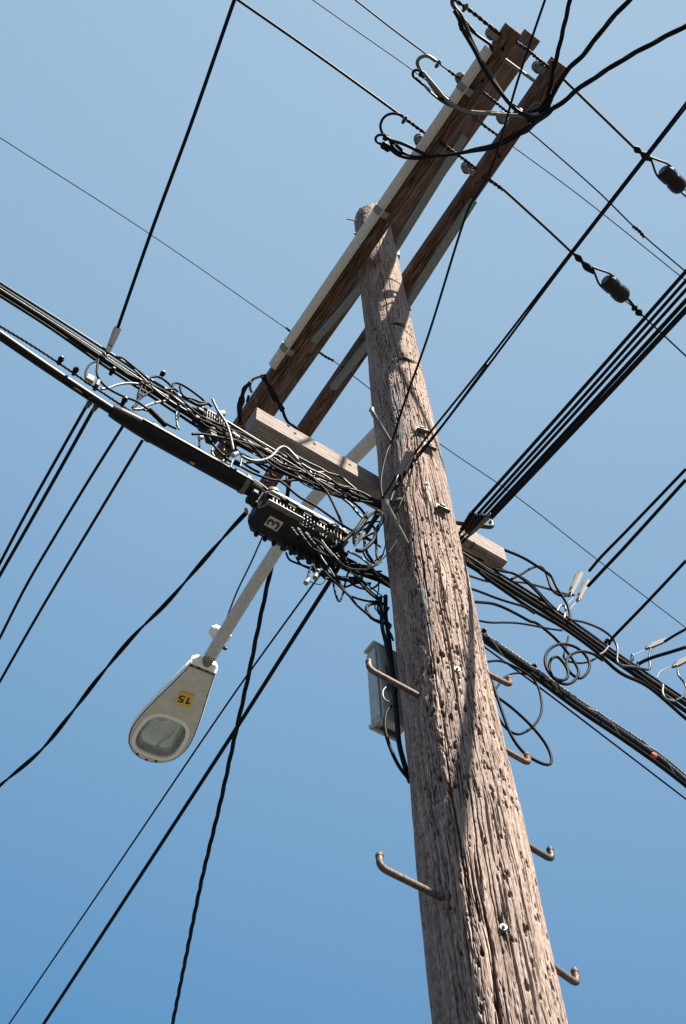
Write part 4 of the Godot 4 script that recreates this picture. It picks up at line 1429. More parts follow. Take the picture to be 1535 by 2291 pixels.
	wire("jumper_wire", "white jumper hoop from its clamp down to the upper lump", "wire", "", M.pale_wire, 0.0097, [V(1.182,7.8,0.46), V(1.182,7.8,0.489), V(1.176,7.8,0.517), V(1.158,7.8,0.536), V(1.136,7.8,0.543), V(1.117,7.8,0.536), V(1.105,7.8,0.516), V(1.093,7.8,0.489)], 1, 0.25)
	wire("jumper_wire", "white jumper running from the upper lump under the conduit to the right crossarm", "wire", "", M.pale_wire, 0.0097, [V(1.109,7.66,0.502), V(1.101,7.66,0.469), V(1.088,7.66,0.413), V(1.074,7.66,0.356), V(1.067,7.66,0.295), V(1.069,7.66,0.24), V(1.085,7.66,0.19), V(1.098,7.66,0.159), V(1.181,7.66,0.008), V(1.239,7.66,-0.085), V(1.285,7.66,-0.141)], 1, 0.25)
	wire("jumper_wire", "second white jumper beside the small curl, reaching the right crossarm", "wire", "", M.grey_wire, 0.0085, [V(1.095,7.69,0.47), V(1.078,7.69,0.425), V(1.059,7.69,0.369), V(1.054,7.69,0.324), V(1.058,7.69,0.265), V(1.075,7.69,0.201), V(1.097,7.69,0.154), V(1.147,7.69,0.069), V(1.2,7.69,-0.045), V(1.257,7.69,-0.14)], 1, 0.25)
	wire("jumper_wire", "dark curl left of the upper lump of the white jumpers", "wire", "", M.black, 0.0072, [V(1.101,7.74,0.515), V(1.09,7.74,0.535), V(1.072,7.74,0.539), V(1.059,7.74,0.527), V(1.056,7.74,0.502), V(1.055,7.74,0.482), V(1.053,7.74,0.452)], 1, 0.25)
	wire("jumper_wire", "thin wire below the silver sleeve of the white jumpers", "wire", "", M.grey_wire, 0.0061, [V(1.047,7.7,0.41), V(1.044,7.7,0.375), V(1.043,7.7,0.337), V(1.047,7.7,0.293), V(1.056,7.7,0.252)], 1, 0.25)
	wire("jumper_wire", "pale topmost jumper bending in from the top edge over the left crossarm", "wire", "", M.grey_wire, 0.0106, [V(1.501,7.66,0.573), V(1.48,7.66,0.587), V(1.464,7.66,0.578), V(1.455,7.66,0.555), V(1.446,7.66,0.515), V(1.422,7.66,0.462), V(1.383,7.66,0.398), V(1.353,7.66,0.335), V(1.315,7.66,0.253), V(1.29,7.66,0.18), V(1.259,7.66,0.097), V(1.243,7.66,0.025), V(1.245,7.66,-0.052), V(1.256,7.66,-0.11), V(1.284,7.66,-0.161)], 1, 0.25)
	wire("jumper_wire", "black topmost jumper alongside the pale one, crossing three crossarms", "wire", "", M.black, 0.0107, [V(1.444,7.64,0.553), V(1.425,7.64,0.507), V(1.395,7.64,0.462), V(1.372,7.64,0.405), V(1.345,7.64,0.338), V(1.306,7.64,0.256), V(1.28,7.64,0.177), V(1.255,7.64,0.086), V(1.237,7.64,0), V(1.24,7.64,-0.07), V(1.256,7.64,-0.143), V(1.307,7.64,-0.163)], 1, 0.25)
	wire("jumper_wire", "black jumper with sleeves entering the upper end of the conduit", "wire", "", M.black, 0.0083, [V(1.448,7.76,0.513), V(1.433,7.76,0.467), V(1.424,7.76,0.419), V(1.412,7.76,0.375), V(1.412,7.76,0.328), V(1.413,7.76,0.288), V(1.41,7.76,0.262), V(1.392,7.76,0.242)], 1, 0.25)
	wire("jumper_wire", "dark wire along the underside of the right crossarm into the knot of jumpers", "wire", "", M.black, 0.0086, [V(1.535,7.82,-0.073), V(1.499,7.82,-0.106), V(1.44,7.82,-0.14), V(1.379,7.82,-0.171), V(1.319,7.82,-0.189), V(1.267,7.82,-0.194)], 1, 0.25)
	wire("jumper_wire", "pale curl in the knot of jumpers on the right crossarm", "wire", "", M.pale_wire, 0.0086, [V(1.259,7.78,-0.117), V(1.281,7.78,-0.117), V(1.309,7.78,-0.126), V(1.322,7.78,-0.146), V(1.311,7.78,-0.155), V(1.284,7.78,-0.139), V(1.26,7.78,-0.128)], 1, 0.25)
	wire("jumper_wire", "black wire looped through the knot of jumpers on the right crossarm", "wire", "", M.black, 0.0098, [V(1.242,7.74,-0.102), V(1.271,7.74,-0.129), V(1.315,7.74,-0.155), V(1.359,7.74,-0.162), V(1.4,7.74,-0.159), V(1.359,7.74,-0.18), V(1.297,7.74,-0.194), V(1.233,7.74,-0.172)], 1, 0.25)
	wire("jumper_wire", "black wire trailing below the knot of jumpers on the right crossarm", "wire", "", M.black, 0.0099, [V(1.367,7.76,-0.216), V(1.319,7.76,-0.218), V(1.276,7.76,-0.204), V(1.224,7.76,-0.184), V(1.174,7.76,-0.175), V(1.135,7.76,-0.15)], 1, 0.25)
	wire("wire_tail", "pale stub wires bent over at the low end of the left crossarm", "wire", "", M.pale_wire, 0.0083, [V(-0.865,7.7,0.283), V(-0.886,7.7,0.304), V(-0.91,7.7,0.324), V(-0.932,7.7,0.334), V(-0.967,7.7,0.33), V(-0.996,7.7,0.309), V(-1.007,7.7,0.292)], 1, 0.25)
	wire("wire_tail", "dark taped leads hanging left of the low end of the left crossarm", "wire", "", M.black, 0.0125, [V(-0.931,7.66,0.343), V(-0.96,7.66,0.348), V(-0.992,7.66,0.356), V(-1.032,7.66,0.342), V(-1.066,7.66,0.335), V(-1.106,7.66,0.325), V(-1.145,7.66,0.302), V(-1.189,7.66,0.269), V(-1.21,7.66,0.259)], 1, 0.25)
	wire("wire_tail", "second dark lead beside the taped leads at the low crossarm end", "wire", "", M.black, 0.0084, [V(-1.051,7.68,0.329), V(-1.082,7.68,0.307), V(-1.124,7.68,0.3), V(-1.159,7.68,0.281), V(-1.198,7.68,0.258), V(-1.225,7.68,0.234)], 1, 0.25)
	wire("wire_tail", "thick taped lead draped over the low end of the left crossarm toward the timber", "cable", "", M.black, 0.0182, [V(-0.868,7.7,0.299), V(-0.89,7.7,0.268), V(-0.912,7.7,0.227), V(-0.938,7.7,0.184), V(-0.967,7.7,0.135), V(-0.987,7.7,0.099), V(-1.007,7.7,0.065)], 2, 0.30)
	wire("wire_tail", "thin end of the taped lead dropping behind the grey timber", "wire", "", M.black, 0.0100, [V(-1.007,7.7,0.065), V(-1.035,7.7,0.035), V(-1.06,7.7,-0.006), V(-1.063,7.7,-0.043), V(-1.068,7.7,-0.085)], 1, 0.25)
	wire("service_wire", "lone black wire rising over the pole and crossarms to the top edge", "wire", "", M.black, 0.0047, [V(8.34,7.027,2.502), V(1.719,5.75,0.624), V(1.46,5.7,0.55), V(1.165,5.62,0.458), V(0.991,5.57,0.448), V(0.545,5.5,0.306), V(0.264,5.46,0.227), V(0.097,5.46,0.169), V(0.079,5.373,0.189), V(0.054,5.252,0.203), V(0.045,5.134,0.213), V(0.046,5.035,0.212)], 1, 0.25)
	wire("service_wire", "upper wire of the pair from the right edge to the pole's wedge clamp", "wire", "", M.black, 0.0047, [V(9.723,5.663,0.102), V(1.727,5.4,0.097), V(1.12,5.38,0.097), V(0.59,5.34,0.105), V(0.268,5.3,0.123), V(0.162,5.277,0.128)], 1, 0.25)
	wire("service_wire", "lower wire of the pair from the right edge to the pole's wedge clamp", "wire", "", M.black, 0.0047, [V(9.712,5.648,0.058), V(1.716,5.38,0.095), V(1.12,5.36,0.098), V(0.59,5.32,0.098), V(0.267,5.27,0.111), V(0.16,5.221,0.13)], 1, 0.25)
	wire("service_wire", "thin third wire close beside the pair at the wedge clamp", "wire", "", M.black, 0.0030, [V(0.603,5.36,0.09), V(0.323,5.3,0.103), V(0.16,5.278,0.116)], 1, 0.25)
	wire("clamp_lead", "black lead curving down the pole from the wedge clamp", "wire", "", M.black, 0.0042, [V(0.151,5.24,0.125), V(0.142,5.173,0.134), V(0.13,5.094,0.148), V(0.118,5.024,0.16), V(0.105,4.961,0.175), V(0.094,4.912,0.187), V(0.086,4.897,0.196)], 1, 0.25)
	wire("clamp_lead", "upper bail wire between the wedge clamp and the bracket by the step bolt", "wire", "", M.black, 0.0038, [V(0.092,5.166,0.174), V(0.077,5.107,0.191), V(0.063,5.059,0.207), V(0.055,5.025,0.217)], 1, 0.25)
	wire("clamp_lead", "lower bail strap between the wedge clamp and the bracket by the step bolt", "wire", "", M.black, 0.0076, [V(0.107,5.144,0.158), V(0.092,5.093,0.175), V(0.079,5.038,0.189), V(0.071,4.99,0.198)], 1, 0.25)
	wire("service_drop", "uppermost of the thick drops right of the pole, running to the right edge", "cable", "", M.black, 0.0073, [V(0.129,5.12,-0.151), V(0.753,5.12,-0.167), V(1.316,5.12,-0.177), V(10.315,5.12,-0.341)], 1, 0.25)
	wire("service_drop", "second of the thick drops right of the pole, running to the right edge", "cable", "", M.black, 0.0064, [V(0.159,5.05,-0.139), V(0.757,5.05,-0.155), V(1.299,5.05,-0.165), V(10.297,5.05,-0.34)], 1, 0.25)
	wire("service_drop", "third of the thick drops right of the pole, running to the right edge", "cable", "", M.black, 0.0063, [V(0.187,5,-0.131), V(0.76,5,-0.149), V(1.281,5,-0.162), V(10.278,5,-0.381)], 1, 0.25)
	wire("service_drop", "fourth of the thick drops right of the pole, running to the right edge", "cable", "", M.black, 0.0078, [V(0.225,4.93,-0.115), V(0.766,4.93,-0.137), V(1.262,4.93,-0.152), V(10.257,4.93,-0.434)], 1, 0.25)
	wire("service_drop", "lowest and thickest of the drops right of the pole, running to the right edge", "cable", "", M.black, 0.0100, [V(0.256,4.9,-0.115), V(0.769,4.9,-0.14), V(1.241,4.9,-0.159), V(10.234,4.9,-0.524)], 1, 0.25)
	wire("clamp_lead", "upper tail of the drop clamps tucked behind the pole's right edge", "wire", "", M.black, 0.0052, [V(0.149,5.1,-0.151), V(0.094,5.1,-0.16), V(0.041,5.1,-0.158), V(-0.014,5.1,-0.159)], 1, 0.25)
	wire("clamp_lead", "middle tail of the drop clamps tucked behind the pole's right edge", "wire", "", M.black, 0.0052, [V(0.143,5.1,-0.172), V(0.084,5.1,-0.18), V(0.028,5.1,-0.177), V(-0.027,5.1,-0.178)], 1, 0.25)
	wire("clamp_lead", "lower tail of the drop clamps tucked behind the pole's right edge", "wire", "", M.black, 0.0053, [V(0.151,5.1,-0.193), V(0.086,5.1,-0.198), V(0.023,5.1,-0.193), V(-0.031,5.1,-0.195)], 1, 0.25)
	wire("service_drop", "upper of the two parallel drops ending at the pale twin clamp", "cable", "", M.black, 0.0067, [V(0.674,5.38,-0.889), V(0.307,5.38,-0.886), V(0.152,5.38,-0.883), V(0.067,5.38,-0.888)], 1, 0.25)
	wire("service_drop", "lower of the two parallel drops ending at the pale twin clamp", "cable", "", M.black, 0.0077, [V(0.637,5.38,-0.924), V(0.252,5.38,-0.935), V(0.091,5.38,-0.936), V(0.001,5.38,-0.937)], 1, 0.25)
	wire("service_drop", "single drop tied to the cable bundle right of the twin clamp", "cable", "", M.black, 0.0070, [V(0.338,5.38,-1.207), V(0.084,5.38,-1.216), V(-0.112,5.38,-1.219), V(-0.16,5.38,-1.221), V(-0.196,5.38,-1.231)], 1, 0.25)
	wire("service_drop", "drop from the right edge ending at the slim pale clamp", "cable", "", M.black, 0.0061, [V(0.061,5.38,-1.468), V(0.011,5.38,-1.451), V(-0.048,5.38,-1.435)], 1, 0.25)
	wire("service_drop", "thick drop curving to a ring on the cable bundle below the slim clamp", "cable", "", M.black, 0.0082, [V(-0.017,5.38,-1.541), V(-0.077,5.38,-1.5), V(-0.136,5.38,-1.458), V(-0.178,5.38,-1.435), V(-0.206,5.38,-1.425)], 1, 0.25)
	wire("service_drop", "leftmost of the four straight drops below the cable junction", "cable", "", M.black, 0.0057, [V(-0.187,5.02,1.312), V(-0.435,5.02,1.307), V(-0.716,5.02,1.3), V(-0.982,5.02,1.288), V(-5.977,4.82,1.064)], 1, 0.25)
	wire("service_drop", "second of the four straight drops below the cable junction", "cable", "", M.black, 0.0066, [V(-0.195,5.02,1.286), V(-0.46,5.02,1.278), V(-0.781,5.02,1.27), V(-1.034,5.02,1.265), V(-6.033,4.82,1.164)], 1, 0.25)
	wire("service_drop", "third of the four straight drops, from the left end of the splice case", "cable", "", M.black, 0.0055, [V(-0.201,5.02,1.168), V(-0.464,5.02,1.169), V(-0.729,5.02,1.166), V(-1.02,5.02,1.159), V(-1.318,5.02,1.138), V(-6.305,4.82,0.777)], 1, 0.25)
	wire("service_drop", "fourth of the four straight drops, from under the splice case", "cable", "", M.black, 0.0056, [V(-0.21,5.02,1.083), V(-0.58,5.02,1.074), V(-1.066,5.02,1.062), V(-1.53,5.02,1.043), V(-6.526,4.82,0.836)], 1, 0.25)
	wire("service_drop", "twisted drop sagging from the orange tie to the lower left edge", "cable", "", M.black, 0.0084, [V(-0.24,4.96,0.629), V(-0.308,4.94,0.644), V(-0.386,4.92,0.658), V(-0.519,4.9,0.675), V(-0.692,4.85,0.706), V(-0.848,4.8,0.748), V(-1.058,4.75,0.778), V(-1.25,4.72,0.793), V(-1.476,4.7,0.813), V(-1.733,4.7,0.867), V(-4.669,4.7,1.484)], 2, 0.45)
	wire("service_drop", "twisted service cable hanging from the right crossarm down past the lamp to the bottom edge", "cable", "", M.black, 0.0163, [V(-1.315,7.8,-0.261), V(-1.4,7.75,-0.246), V(-1.504,7.65,-0.278), V(-1.65,7.5,-0.325), V(-1.881,7.35,-0.397), V(-2.195,7.2,-0.507), V(-2.568,7.05,-0.644), V(-2.941,6.95,-0.779), V(-3.452,6.85,-0.97), V(-4.172,6.8,-1.236), V(-5.808,6.8,-1.899), V(-10.443,6.8,-3.776)], 3, 0.55)
	wire("service_drop", "thin drop running from the terminal box down to the bottom left corner", "cable", "", M.black, 0.0040, [V(-0.234,4.86,0.288), V(-0.323,4.86,0.285), V(-0.959,4.86,0.258), V(-2.158,4.86,0.179), V(-3.453,4.86,0.096), V(-7.445,4.86,-0.162)], 1, 0.25)
	wire("service_drop", "thick drop beside the thin one, ending left of the bottom centre", "cable", "", M.black, 0.0090, [V(-0.16,4.9,0.242), V(-0.276,4.9,0.226), V(-0.672,4.9,0.186), V(-1.128,4.9,0.14), V(-2.066,4.9,0.053), V(-3.426,4.9,-0.071), V(-7.409,4.9,-0.434)], 1, 0.25)
	wire("lamp_supply_wire", "thin grey wire slanting from behind the terminal box to the lamp arm", "wire", "", M.grey_wire, 0.0047, [V(-1.033,6.25,0.127), V(-1.2,6.2,0.104), V(-1.367,6.16,0.084), V(-1.518,6.13,0.052)], 1, 0.25)
	wire("service_wire", "thick black wire from the wedge clamp on the cable junction up to the top edge", "wire", "", M.black, 0.0061, [V(8.068,5.3,2.75), V(1.174,5.3,1.539), V(0.779,5.3,1.469), V(0.383,5.3,1.406), V(-0.003,5.3,1.338)], 1, 0.25)
	wire("aerial_cable", "uppermost cable of the upper aerial bundle left of the pole, pale where sunlit", "cable", "", M.grey_wire, 0.0062, [V(-0.172,6.512,9.712), V(-0.172,5.497,1.777), V(-0.172,5.469,1.551), V(-0.172,5.436,1.319), V(-0.172,5.4,1.101), V(-0.172,5.411,0.864), V(-0.172,5.393,0.595), V(-0.172,5.39,0.338), V(-0.172,5.459,0.022), V(-0.172,5.437,-0.21)], 1, 0.25)
	wire("aerial_cable", "second cable of the upper aerial bundle left of the pole", "cable", "", M.black, 0.0052, [V(-0.172,6.608,9.687), V(-0.172,5.467,1.769), V(-0.172,5.434,1.543), V(-0.172,5.398,1.312), V(-0.172,5.369,1.093), V(-0.172,5.35,0.875), V(-0.172,5.343,0.593), V(-0.172,5.36,0.339), V(-0.172,5.444,0.023), V(-0.172,5.414,-0.207)], 1, 0.25)
	wire("aerial_cable", "third and thickest cable of the upper aerial bundle left of the pole", "cable", "", M.black, 0.0112, [V(-0.172,6.586,9.676), V(-0.172,5.433,1.76), V(-0.172,5.4,1.536), V(-0.172,5.353,1.312), V(-0.172,5.321,1.091), V(-0.172,5.292,0.883), V(-0.172,5.295,0.612), V(-0.172,5.329,0.35), V(-0.172,5.429,0.024), V(-0.172,5.399,-0.205)], 1, 0.25)
	wire("aerial_cable", "lowest cable of the upper aerial bundle left of the pole", "cable", "", M.black, 0.0060, [V(-0.172,6.493,9.676), V(-0.172,5.4,1.751), V(-0.172,5.371,1.547), V(-0.172,5.317,1.327), V(-0.172,5.279,1.1), V(-0.172,5.242,0.888), V(-0.172,5.225,0.669), V(-0.172,5.289,0.382), V(-0.172,5.414,0.025), V(-0.172,5.376,-0.202)], 1, 0.25)
	wire("messenger_strand", "thin bright strand lying on the upper aerial bundle left of the pole", "strand", "", M.steel, 0.0030, [V(-0.15,6.438,9.696), V(-0.15,5.407,1.763), V(-0.15,5.378,1.541), V(-0.15,5.342,1.313), V(-0.15,5.307,1.097), V(-0.15,5.287,0.881), V(-0.15,5.284,0.604), V(-0.15,5.322,0.353), V(-0.15,5.42,0.04)], 1, 0.25)
	wire("aerial_cable", "uppermost cable of the bundle right of the pole", "cable", "", M.black, 0.0083, [V(-0.18,5.461,-0.218), V(-0.197,5.467,-0.413), V(-0.221,5.513,-0.677), V(-0.249,5.538,-0.994), V(-0.273,5.521,-1.253), V(-0.298,5.525,-1.529), V(-0.331,5.535,-1.901), V(-1.048,5.755,-9.865)], 1, 0.25)
	wire("aerial_cable", "middle cable of the bundle right of the pole", "cable", "", M.black, 0.0092, [V(-0.179,5.429,-0.214), V(-0.197,5.434,-0.408), V(-0.22,5.472,-0.668), V(-0.248,5.495,-0.982), V(-0.272,5.486,-1.242), V(-0.296,5.48,-1.513), V(-0.329,5.48,-1.876), V(-1.046,5.478,-9.844)], 1, 0.25)
	wire("aerial_cable", "thick lower cable of the bundle right of the pole", "cable", "", M.black, 0.0122, [V(-0.179,5.398,-0.21), V(-0.196,5.402,-0.402), V(-0.219,5.43,-0.66), V(-0.247,5.452,-0.97), V(-0.271,5.443,-1.228), V(-0.295,5.437,-1.496), V(-0.326,5.418,-1.848), V(-1.042,4.988,-9.805)], 1, 0.25)
	wire("aerial_cable", "lowest cable, splitting off below the bundle right of the pole", "cable", "", M.black, 0.0090, [V(-0.18,5.453,-0.217), V(-0.196,5.445,-0.396), V(-0.207,5.397,-0.519), V(-0.219,5.39,-0.651), V(-0.233,5.389,-0.814), V(-0.252,5.418,-1.018), V(-0.269,5.404,-1.216), V(-0.283,5.36,-1.363), V(-0.302,5.408,-1.578), V(-0.324,5.348,-1.817), V(-1.019,3.39,-9.543)], 1, 0.25)
	wire("aerial_cable", "pale topped cable crossing the timber end right of the pole", "cable", "", M.black, 0.0052, [V(-0.18,5.493,-0.222), V(-0.198,5.491,-0.417), V(-0.21,5.53,-0.557), V(-0.222,5.578,-0.691), V(-0.236,5.629,-0.844), V(-0.25,5.551,-0.997), V(-0.273,5.538,-1.259), V(-0.297,5.512,-1.524), V(-0.33,5.508,-1.888), V(-1.047,5.422,-9.856)], 1, 0.25)
	wire("messenger_strand", "thin bright strand along the cable bundle right of the pole", "strand", "", M.steel, 0.0026, [V(-0.181,5.444,-0.397), V(-0.204,5.462,-0.654), V(-0.232,5.486,-0.966), V(-0.255,5.472,-1.224), V(-0.28,5.472,-1.495), V(-0.313,5.482,-1.861), V(-1.029,5.691,-9.826)], 1, 0.25)
	wire("aerial_cable", "thick glossy cable entering from the left edge into the long splice case", "cable", "", M.sheath, 0.0169, [V(0.865,5,9.615), V(-0.108,5,1.674), V(-0.127,5,1.518), V(-0.144,5,1.359), V(-0.156,5,1.232)], 1, 0.25)
	wire("messenger_strand", "twisted steel strand above the thick glossy cable at the left edge", "strand", "", M.dark_wire, 0.0047, [V(0.245,5.06,9.682), V(-0.109,5.06,1.689), V(-0.115,5.06,1.563), V(-0.126,5.06,1.448), V(-0.139,5.06,1.33), V(-0.156,5.06,1.154), V(-0.17,5.06,0.89), V(-0.183,5.06,0.575)], 3, 0.05)
	wire("cable_tail", "loose black wire looped under the thick glossy cable", "wire", "", M.black, 0.0038, [V(-0.134,4.98,1.435), V(-0.143,4.98,1.406), V(-0.14,4.98,1.37), V(-0.148,4.98,1.327), V(-0.136,4.98,1.299)], 1, 0.25)
	wire("aerial_cable", "thick cable leaving the lower right side of the pole to the right edge", "cable", "", M.sheath, 0.0178, [V(-0.237,5.003,-0.273), V(-0.259,4.998,-0.491), V(-0.287,4.989,-0.768), V(-0.313,4.968,-1.025), V(-0.34,4.971,-1.3), V(-0.363,4.965,-1.526), V(-0.38,4.923,-1.699), V(-1.153,3.033,-9.434)], 1, 0.25)
	wire("aerial_cable", "second cable lashed under the thick lower right cable", "cable", "", M.black, 0.0104, [V(-0.262,4.928,-0.722), V(-0.289,4.901,-0.987), V(-0.316,4.9,-1.256), V(-0.336,4.889,-1.461), V(-0.346,4.879,-1.557), V(-0.355,4.863,-1.651), V(-1.139,3.466,-9.489)], 1, 0.25)
	wire("messenger_strand", "steel strand lashed on top of the lower right cable", "strand", "", M.steel, 0.0057, [V(-0.238,5.027,-0.276), V(-0.26,5.035,-0.498), V(-0.288,5.031,-0.778), V(-0.314,5.017,-1.04), V(-0.342,5.021,-1.318), V(-0.365,5.02,-1.548), V(-0.383,4.985,-1.726), V(-1.164,3.449,-9.539)], 3, 0.06)
	wire("lashing_wire", "shiny lashing wire wound round the lower right cable", "wire", "", M.steel, 0.0021, [V(-0.248,4.988,-0.481), V(-0.276,4.98,-0.757), V(-0.301,4.962,-1.014), V(-0.329,4.965,-1.289), V(-0.351,4.96,-1.514), V(-0.369,4.925,-1.689)], -1, 0.35)
	wire("service_drop", "thin straight drop below the lower right cable to the right edge", "cable", "", M.black, 0.0041, [V(-0.244,4.954,-0.338), V(-0.258,4.94,-0.476), V(-0.287,4.914,-0.767), V(-0.33,4.856,-1.205), V(-0.374,4.797,-1.642), V(-1.163,3.741,-9.533)], 1, 0.25)
	wire("loop_wire", "black hoop from the upper bundle round to the tan block", "wire", "loose wires in the tangle left of the pole", M.black, 0.0040, [V(-0.165,5.312,1.337), V(-0.165,5.26,1.358), V(-0.165,5.191,1.364), V(-0.165,5.14,1.356), V(-0.165,5.12,1.341)], 1, 0.25)
	wire("loop_wire", "long black wire from the wedge clamp down past the green connector", "wire", "loose wires in the tangle left of the pole", M.black, 0.0048, [V(-0.13,5.25,1.344), V(-0.13,5.188,1.337), V(-0.13,5.139,1.328), V(-0.13,5.108,1.31), V(-0.13,5.085,1.28), V(-0.13,5.083,1.238), V(-0.13,5.089,1.205), V(-0.13,5.102,1.165), V(-0.13,5.093,1.124), V(-0.13,5.079,1.069), V(-0.13,5.061,1.031), V(-0.13,5.064,0.996)], 1, 0.25)
	wire("loop_wire", "pale grey jumper bridging from the tan block to the upper bundle", "wire", "loose wires in the tangle left of the pole", M.pale_wire, 0.0050, [V(-0.165,5.122,1.29), V(-0.165,5.154,1.268), V(-0.165,5.206,1.245), V(-0.165,5.254,1.217), V(-0.165,5.286,1.189), V(-0.165,5.309,1.163)], 1, 0.25)
	wire("loop_wire", "vertical black tie wire between the two bundles left of the green connector", "wire", "loose wires in the tangle left of the pole", M.black, 0.0058, [V(-0.165,5.303,1.155), V(-0.165,5.229,1.157), V(-0.165,5.182,1.153), V(-0.165,5.149,1.153), V(-0.165,5.111,1.162)], 1, 0.25)
	wire("loop_wire", "slanted black tie wire meeting the vertical tie wire", "wire", "loose wires in the tangle left of the pole", M.black, 0.0050, [V(-0.165,5.179,1.153), V(-0.165,5.236,1.138), V(-0.165,5.307,1.111)], 1, 0.25)
	wire("loop_wire", "small hooked wire below the upper bundle beside the vertical tie wire", "wire", "loose wires in the tangle left of the pole", M.black, 0.0033, [V(-0.15,5.278,1.146), V(-0.15,5.253,1.139), V(-0.15,5.233,1.147), V(-0.15,5.202,1.151)], 1, 0.25)
	wire("loop_wire", "black arc over the upper bundle near its leftmost bolt clamp", "wire", "loose wires in the tangle left of the pole", M.black, 0.0052, [V(-0.15,5.344,1.143), V(-0.15,5.39,1.127), V(-0.15,5.417,1.104), V(-0.15,5.414,1.073), V(-0.15,5.396,1.044), V(-0.15,5.385,1.016)], 1, 0.25)
	wire("loop_wire", "black loop lying on the upper bundle left of the round white cap", "wire", "loose wires in the tangle left of the pole", M.black, 0.0052, [V(-0.15,5.338,1.075), V(-0.15,5.386,1.039), V(-0.15,5.421,1.043), V(-0.15,5.447,1.031), V(-0.15,5.458,1.001), V(-0.15,5.449,0.953), V(-0.15,5.426,0.903), V(-0.15,5.4,0.917), V(-0.15,5.393,0.947), V(-0.15,5.374,0.992), V(-0.15,5.435,1.014)], 1, 0.25)
	wire("loop_wire", "wavy black wire end on the upper bundle beside the round white cap", "wire", "loose wires in the tangle left of the pole", M.black, 0.0061, [V(-0.15,5.367,0.964), V(-0.15,5.367,0.933), V(-0.15,5.39,0.908), V(-0.15,5.424,0.888), V(-0.15,5.416,0.871)], 1, 0.25)
	wire("loop_wire", "black wire rising out of the upper bundle near the wedge clamp", "wire", "loose wires in the tangle left of the pole", M.black, 0.0051, [V(-0.15,5.386,1.284), V(-0.15,5.402,1.264), V(-0.15,5.395,1.237), V(-0.15,5.376,1.193), V(-0.15,5.357,1.149)], 1, 0.25)
	wire("loop_wire", "pale jumper dipping toward the splice case from the upper bundle", "wire", "loose wires in the tangle left of the pole", M.pale_wire, 0.0049, [V(-0.165,5.102,1.16), V(-0.165,5.126,1.136), V(-0.165,5.18,1.115), V(-0.165,5.237,1.086), V(-0.165,5.293,1.049)], 1, 0.25)
	wire("loop_wire", "short pale wire stub on top of the splice case", "wire", "loose wires in the tangle left of the pole", M.pale_wire, 0.0040, [V(-0.14,5.06,1.16), V(-0.14,5.083,1.139), V(-0.14,5.098,1.113)], 1, 0.25)
	wire("loop_wire", "teal tail hanging from the green connector", "wire", "loose wires in the tangle left of the pole", M.teal, 0.0042, [V(-0.165,5.277,1), V(-0.165,5.221,0.997), V(-0.165,5.163,0.985), V(-0.165,5.139,0.975)], 1, 0.25)
	wire("loop_wire", "second dark tail hanging from the green connector", "wire", "loose wires in the tangle left of the pole", M.black, 0.0033, [V(-0.165,5.281,0.989), V(-0.165,5.209,0.988), V(-0.165,5.154,0.987)], 1, 0.25)
	wire("loop_wire", "pale lead running right from the green connector", "wire", "loose wires in the tangle left of the pole", M.pale_wire, 0.0035, [V(-0.165,5.331,0.965), V(-0.165,5.356,0.935), V(-0.165,5.362,0.908)], 1, 0.25)
	wire("loop_wire", "light grey rod like wire bowing down past the round white cap", "wire", "loose wires in the tangle left of the pole", M.pale_wire, 0.0051, [V(-0.1,5.372,0.892), V(-0.1,5.304,0.861), V(-0.1,5.249,0.823), V(-0.1,5.177,0.798), V(-0.1,5.075,0.776)], 1, 0.25)
	wire("loop_wire", "long dark cable sagging under the yellow tag toward the pole", "wire", "loose wires in the tangle left of the pole", M.black, 0.0050, [V(-0.14,5.198,0.875), V(-0.14,5.149,0.864), V(-0.14,5.112,0.841), V(-0.14,5.078,0.8), V(-0.14,5.06,0.759), V(-0.14,5.066,0.721), V(-0.14,5.066,0.675), V(-0.14,5.075,0.636), V(-0.14,5.093,0.587), V(-0.14,5.145,0.521), V(-0.14,5.201,0.471), V(-0.14,5.227,0.424)], 1, 0.25)
	wire("loop_wire", "black wire passing across the dark terminal to the yellow tag", "wire", "loose wires in the tangle left of the pole", M.black, 0.0051, [V(-0.12,5.068,0.937), V(-0.12,5.11,0.894), V(-0.12,5.152,0.83), V(-0.12,5.191,0.768), V(-0.12,5.219,0.716), V(-0.12,5.237,0.656), V(-0.12,5.242,0.602), V(-0.12,5.264,0.564)], 1, 0.25)
	wire("loop_wire", "grey curve under the dark terminal by the low end of the left crossarm", "wire", "loose wires in the tangle left of the pole", M.grey_wire, 0.0042, [V(-0.165,5.231,0.811), V(-0.165,5.199,0.788), V(-0.165,5.19,0.761), V(-0.165,5.188,0.744)], 1, 0.25)
	wire("loop_wire", "short white wire hanging under the dark terminal", "wire", "loose wires in the tangle left of the pole", M.pale_wire, 0.0042, [V(-0.165,5.228,0.789), V(-0.165,5.177,0.786), V(-0.165,5.124,0.785)], 1, 0.25)
	wire("loop_wire", "white crook under the left end of the dark terminal", "wire", "loose wires in the tangle left of the pole", M.pale_wire, 0.0041, [V(-0.165,5.137,0.832), V(-0.165,5.105,0.834), V(-0.165,5.083,0.821)], 1, 0.25)
	wire("loop_wire", "white crook resting on the splice case under the dark terminal", "wire", "loose wires in the tangle left of the pole", M.pale_wire, 0.0041, [V(-0.165,5.061,0.806), V(-0.165,5.065,0.79), V(-0.165,5.093,0.781)], 1, 0.25)
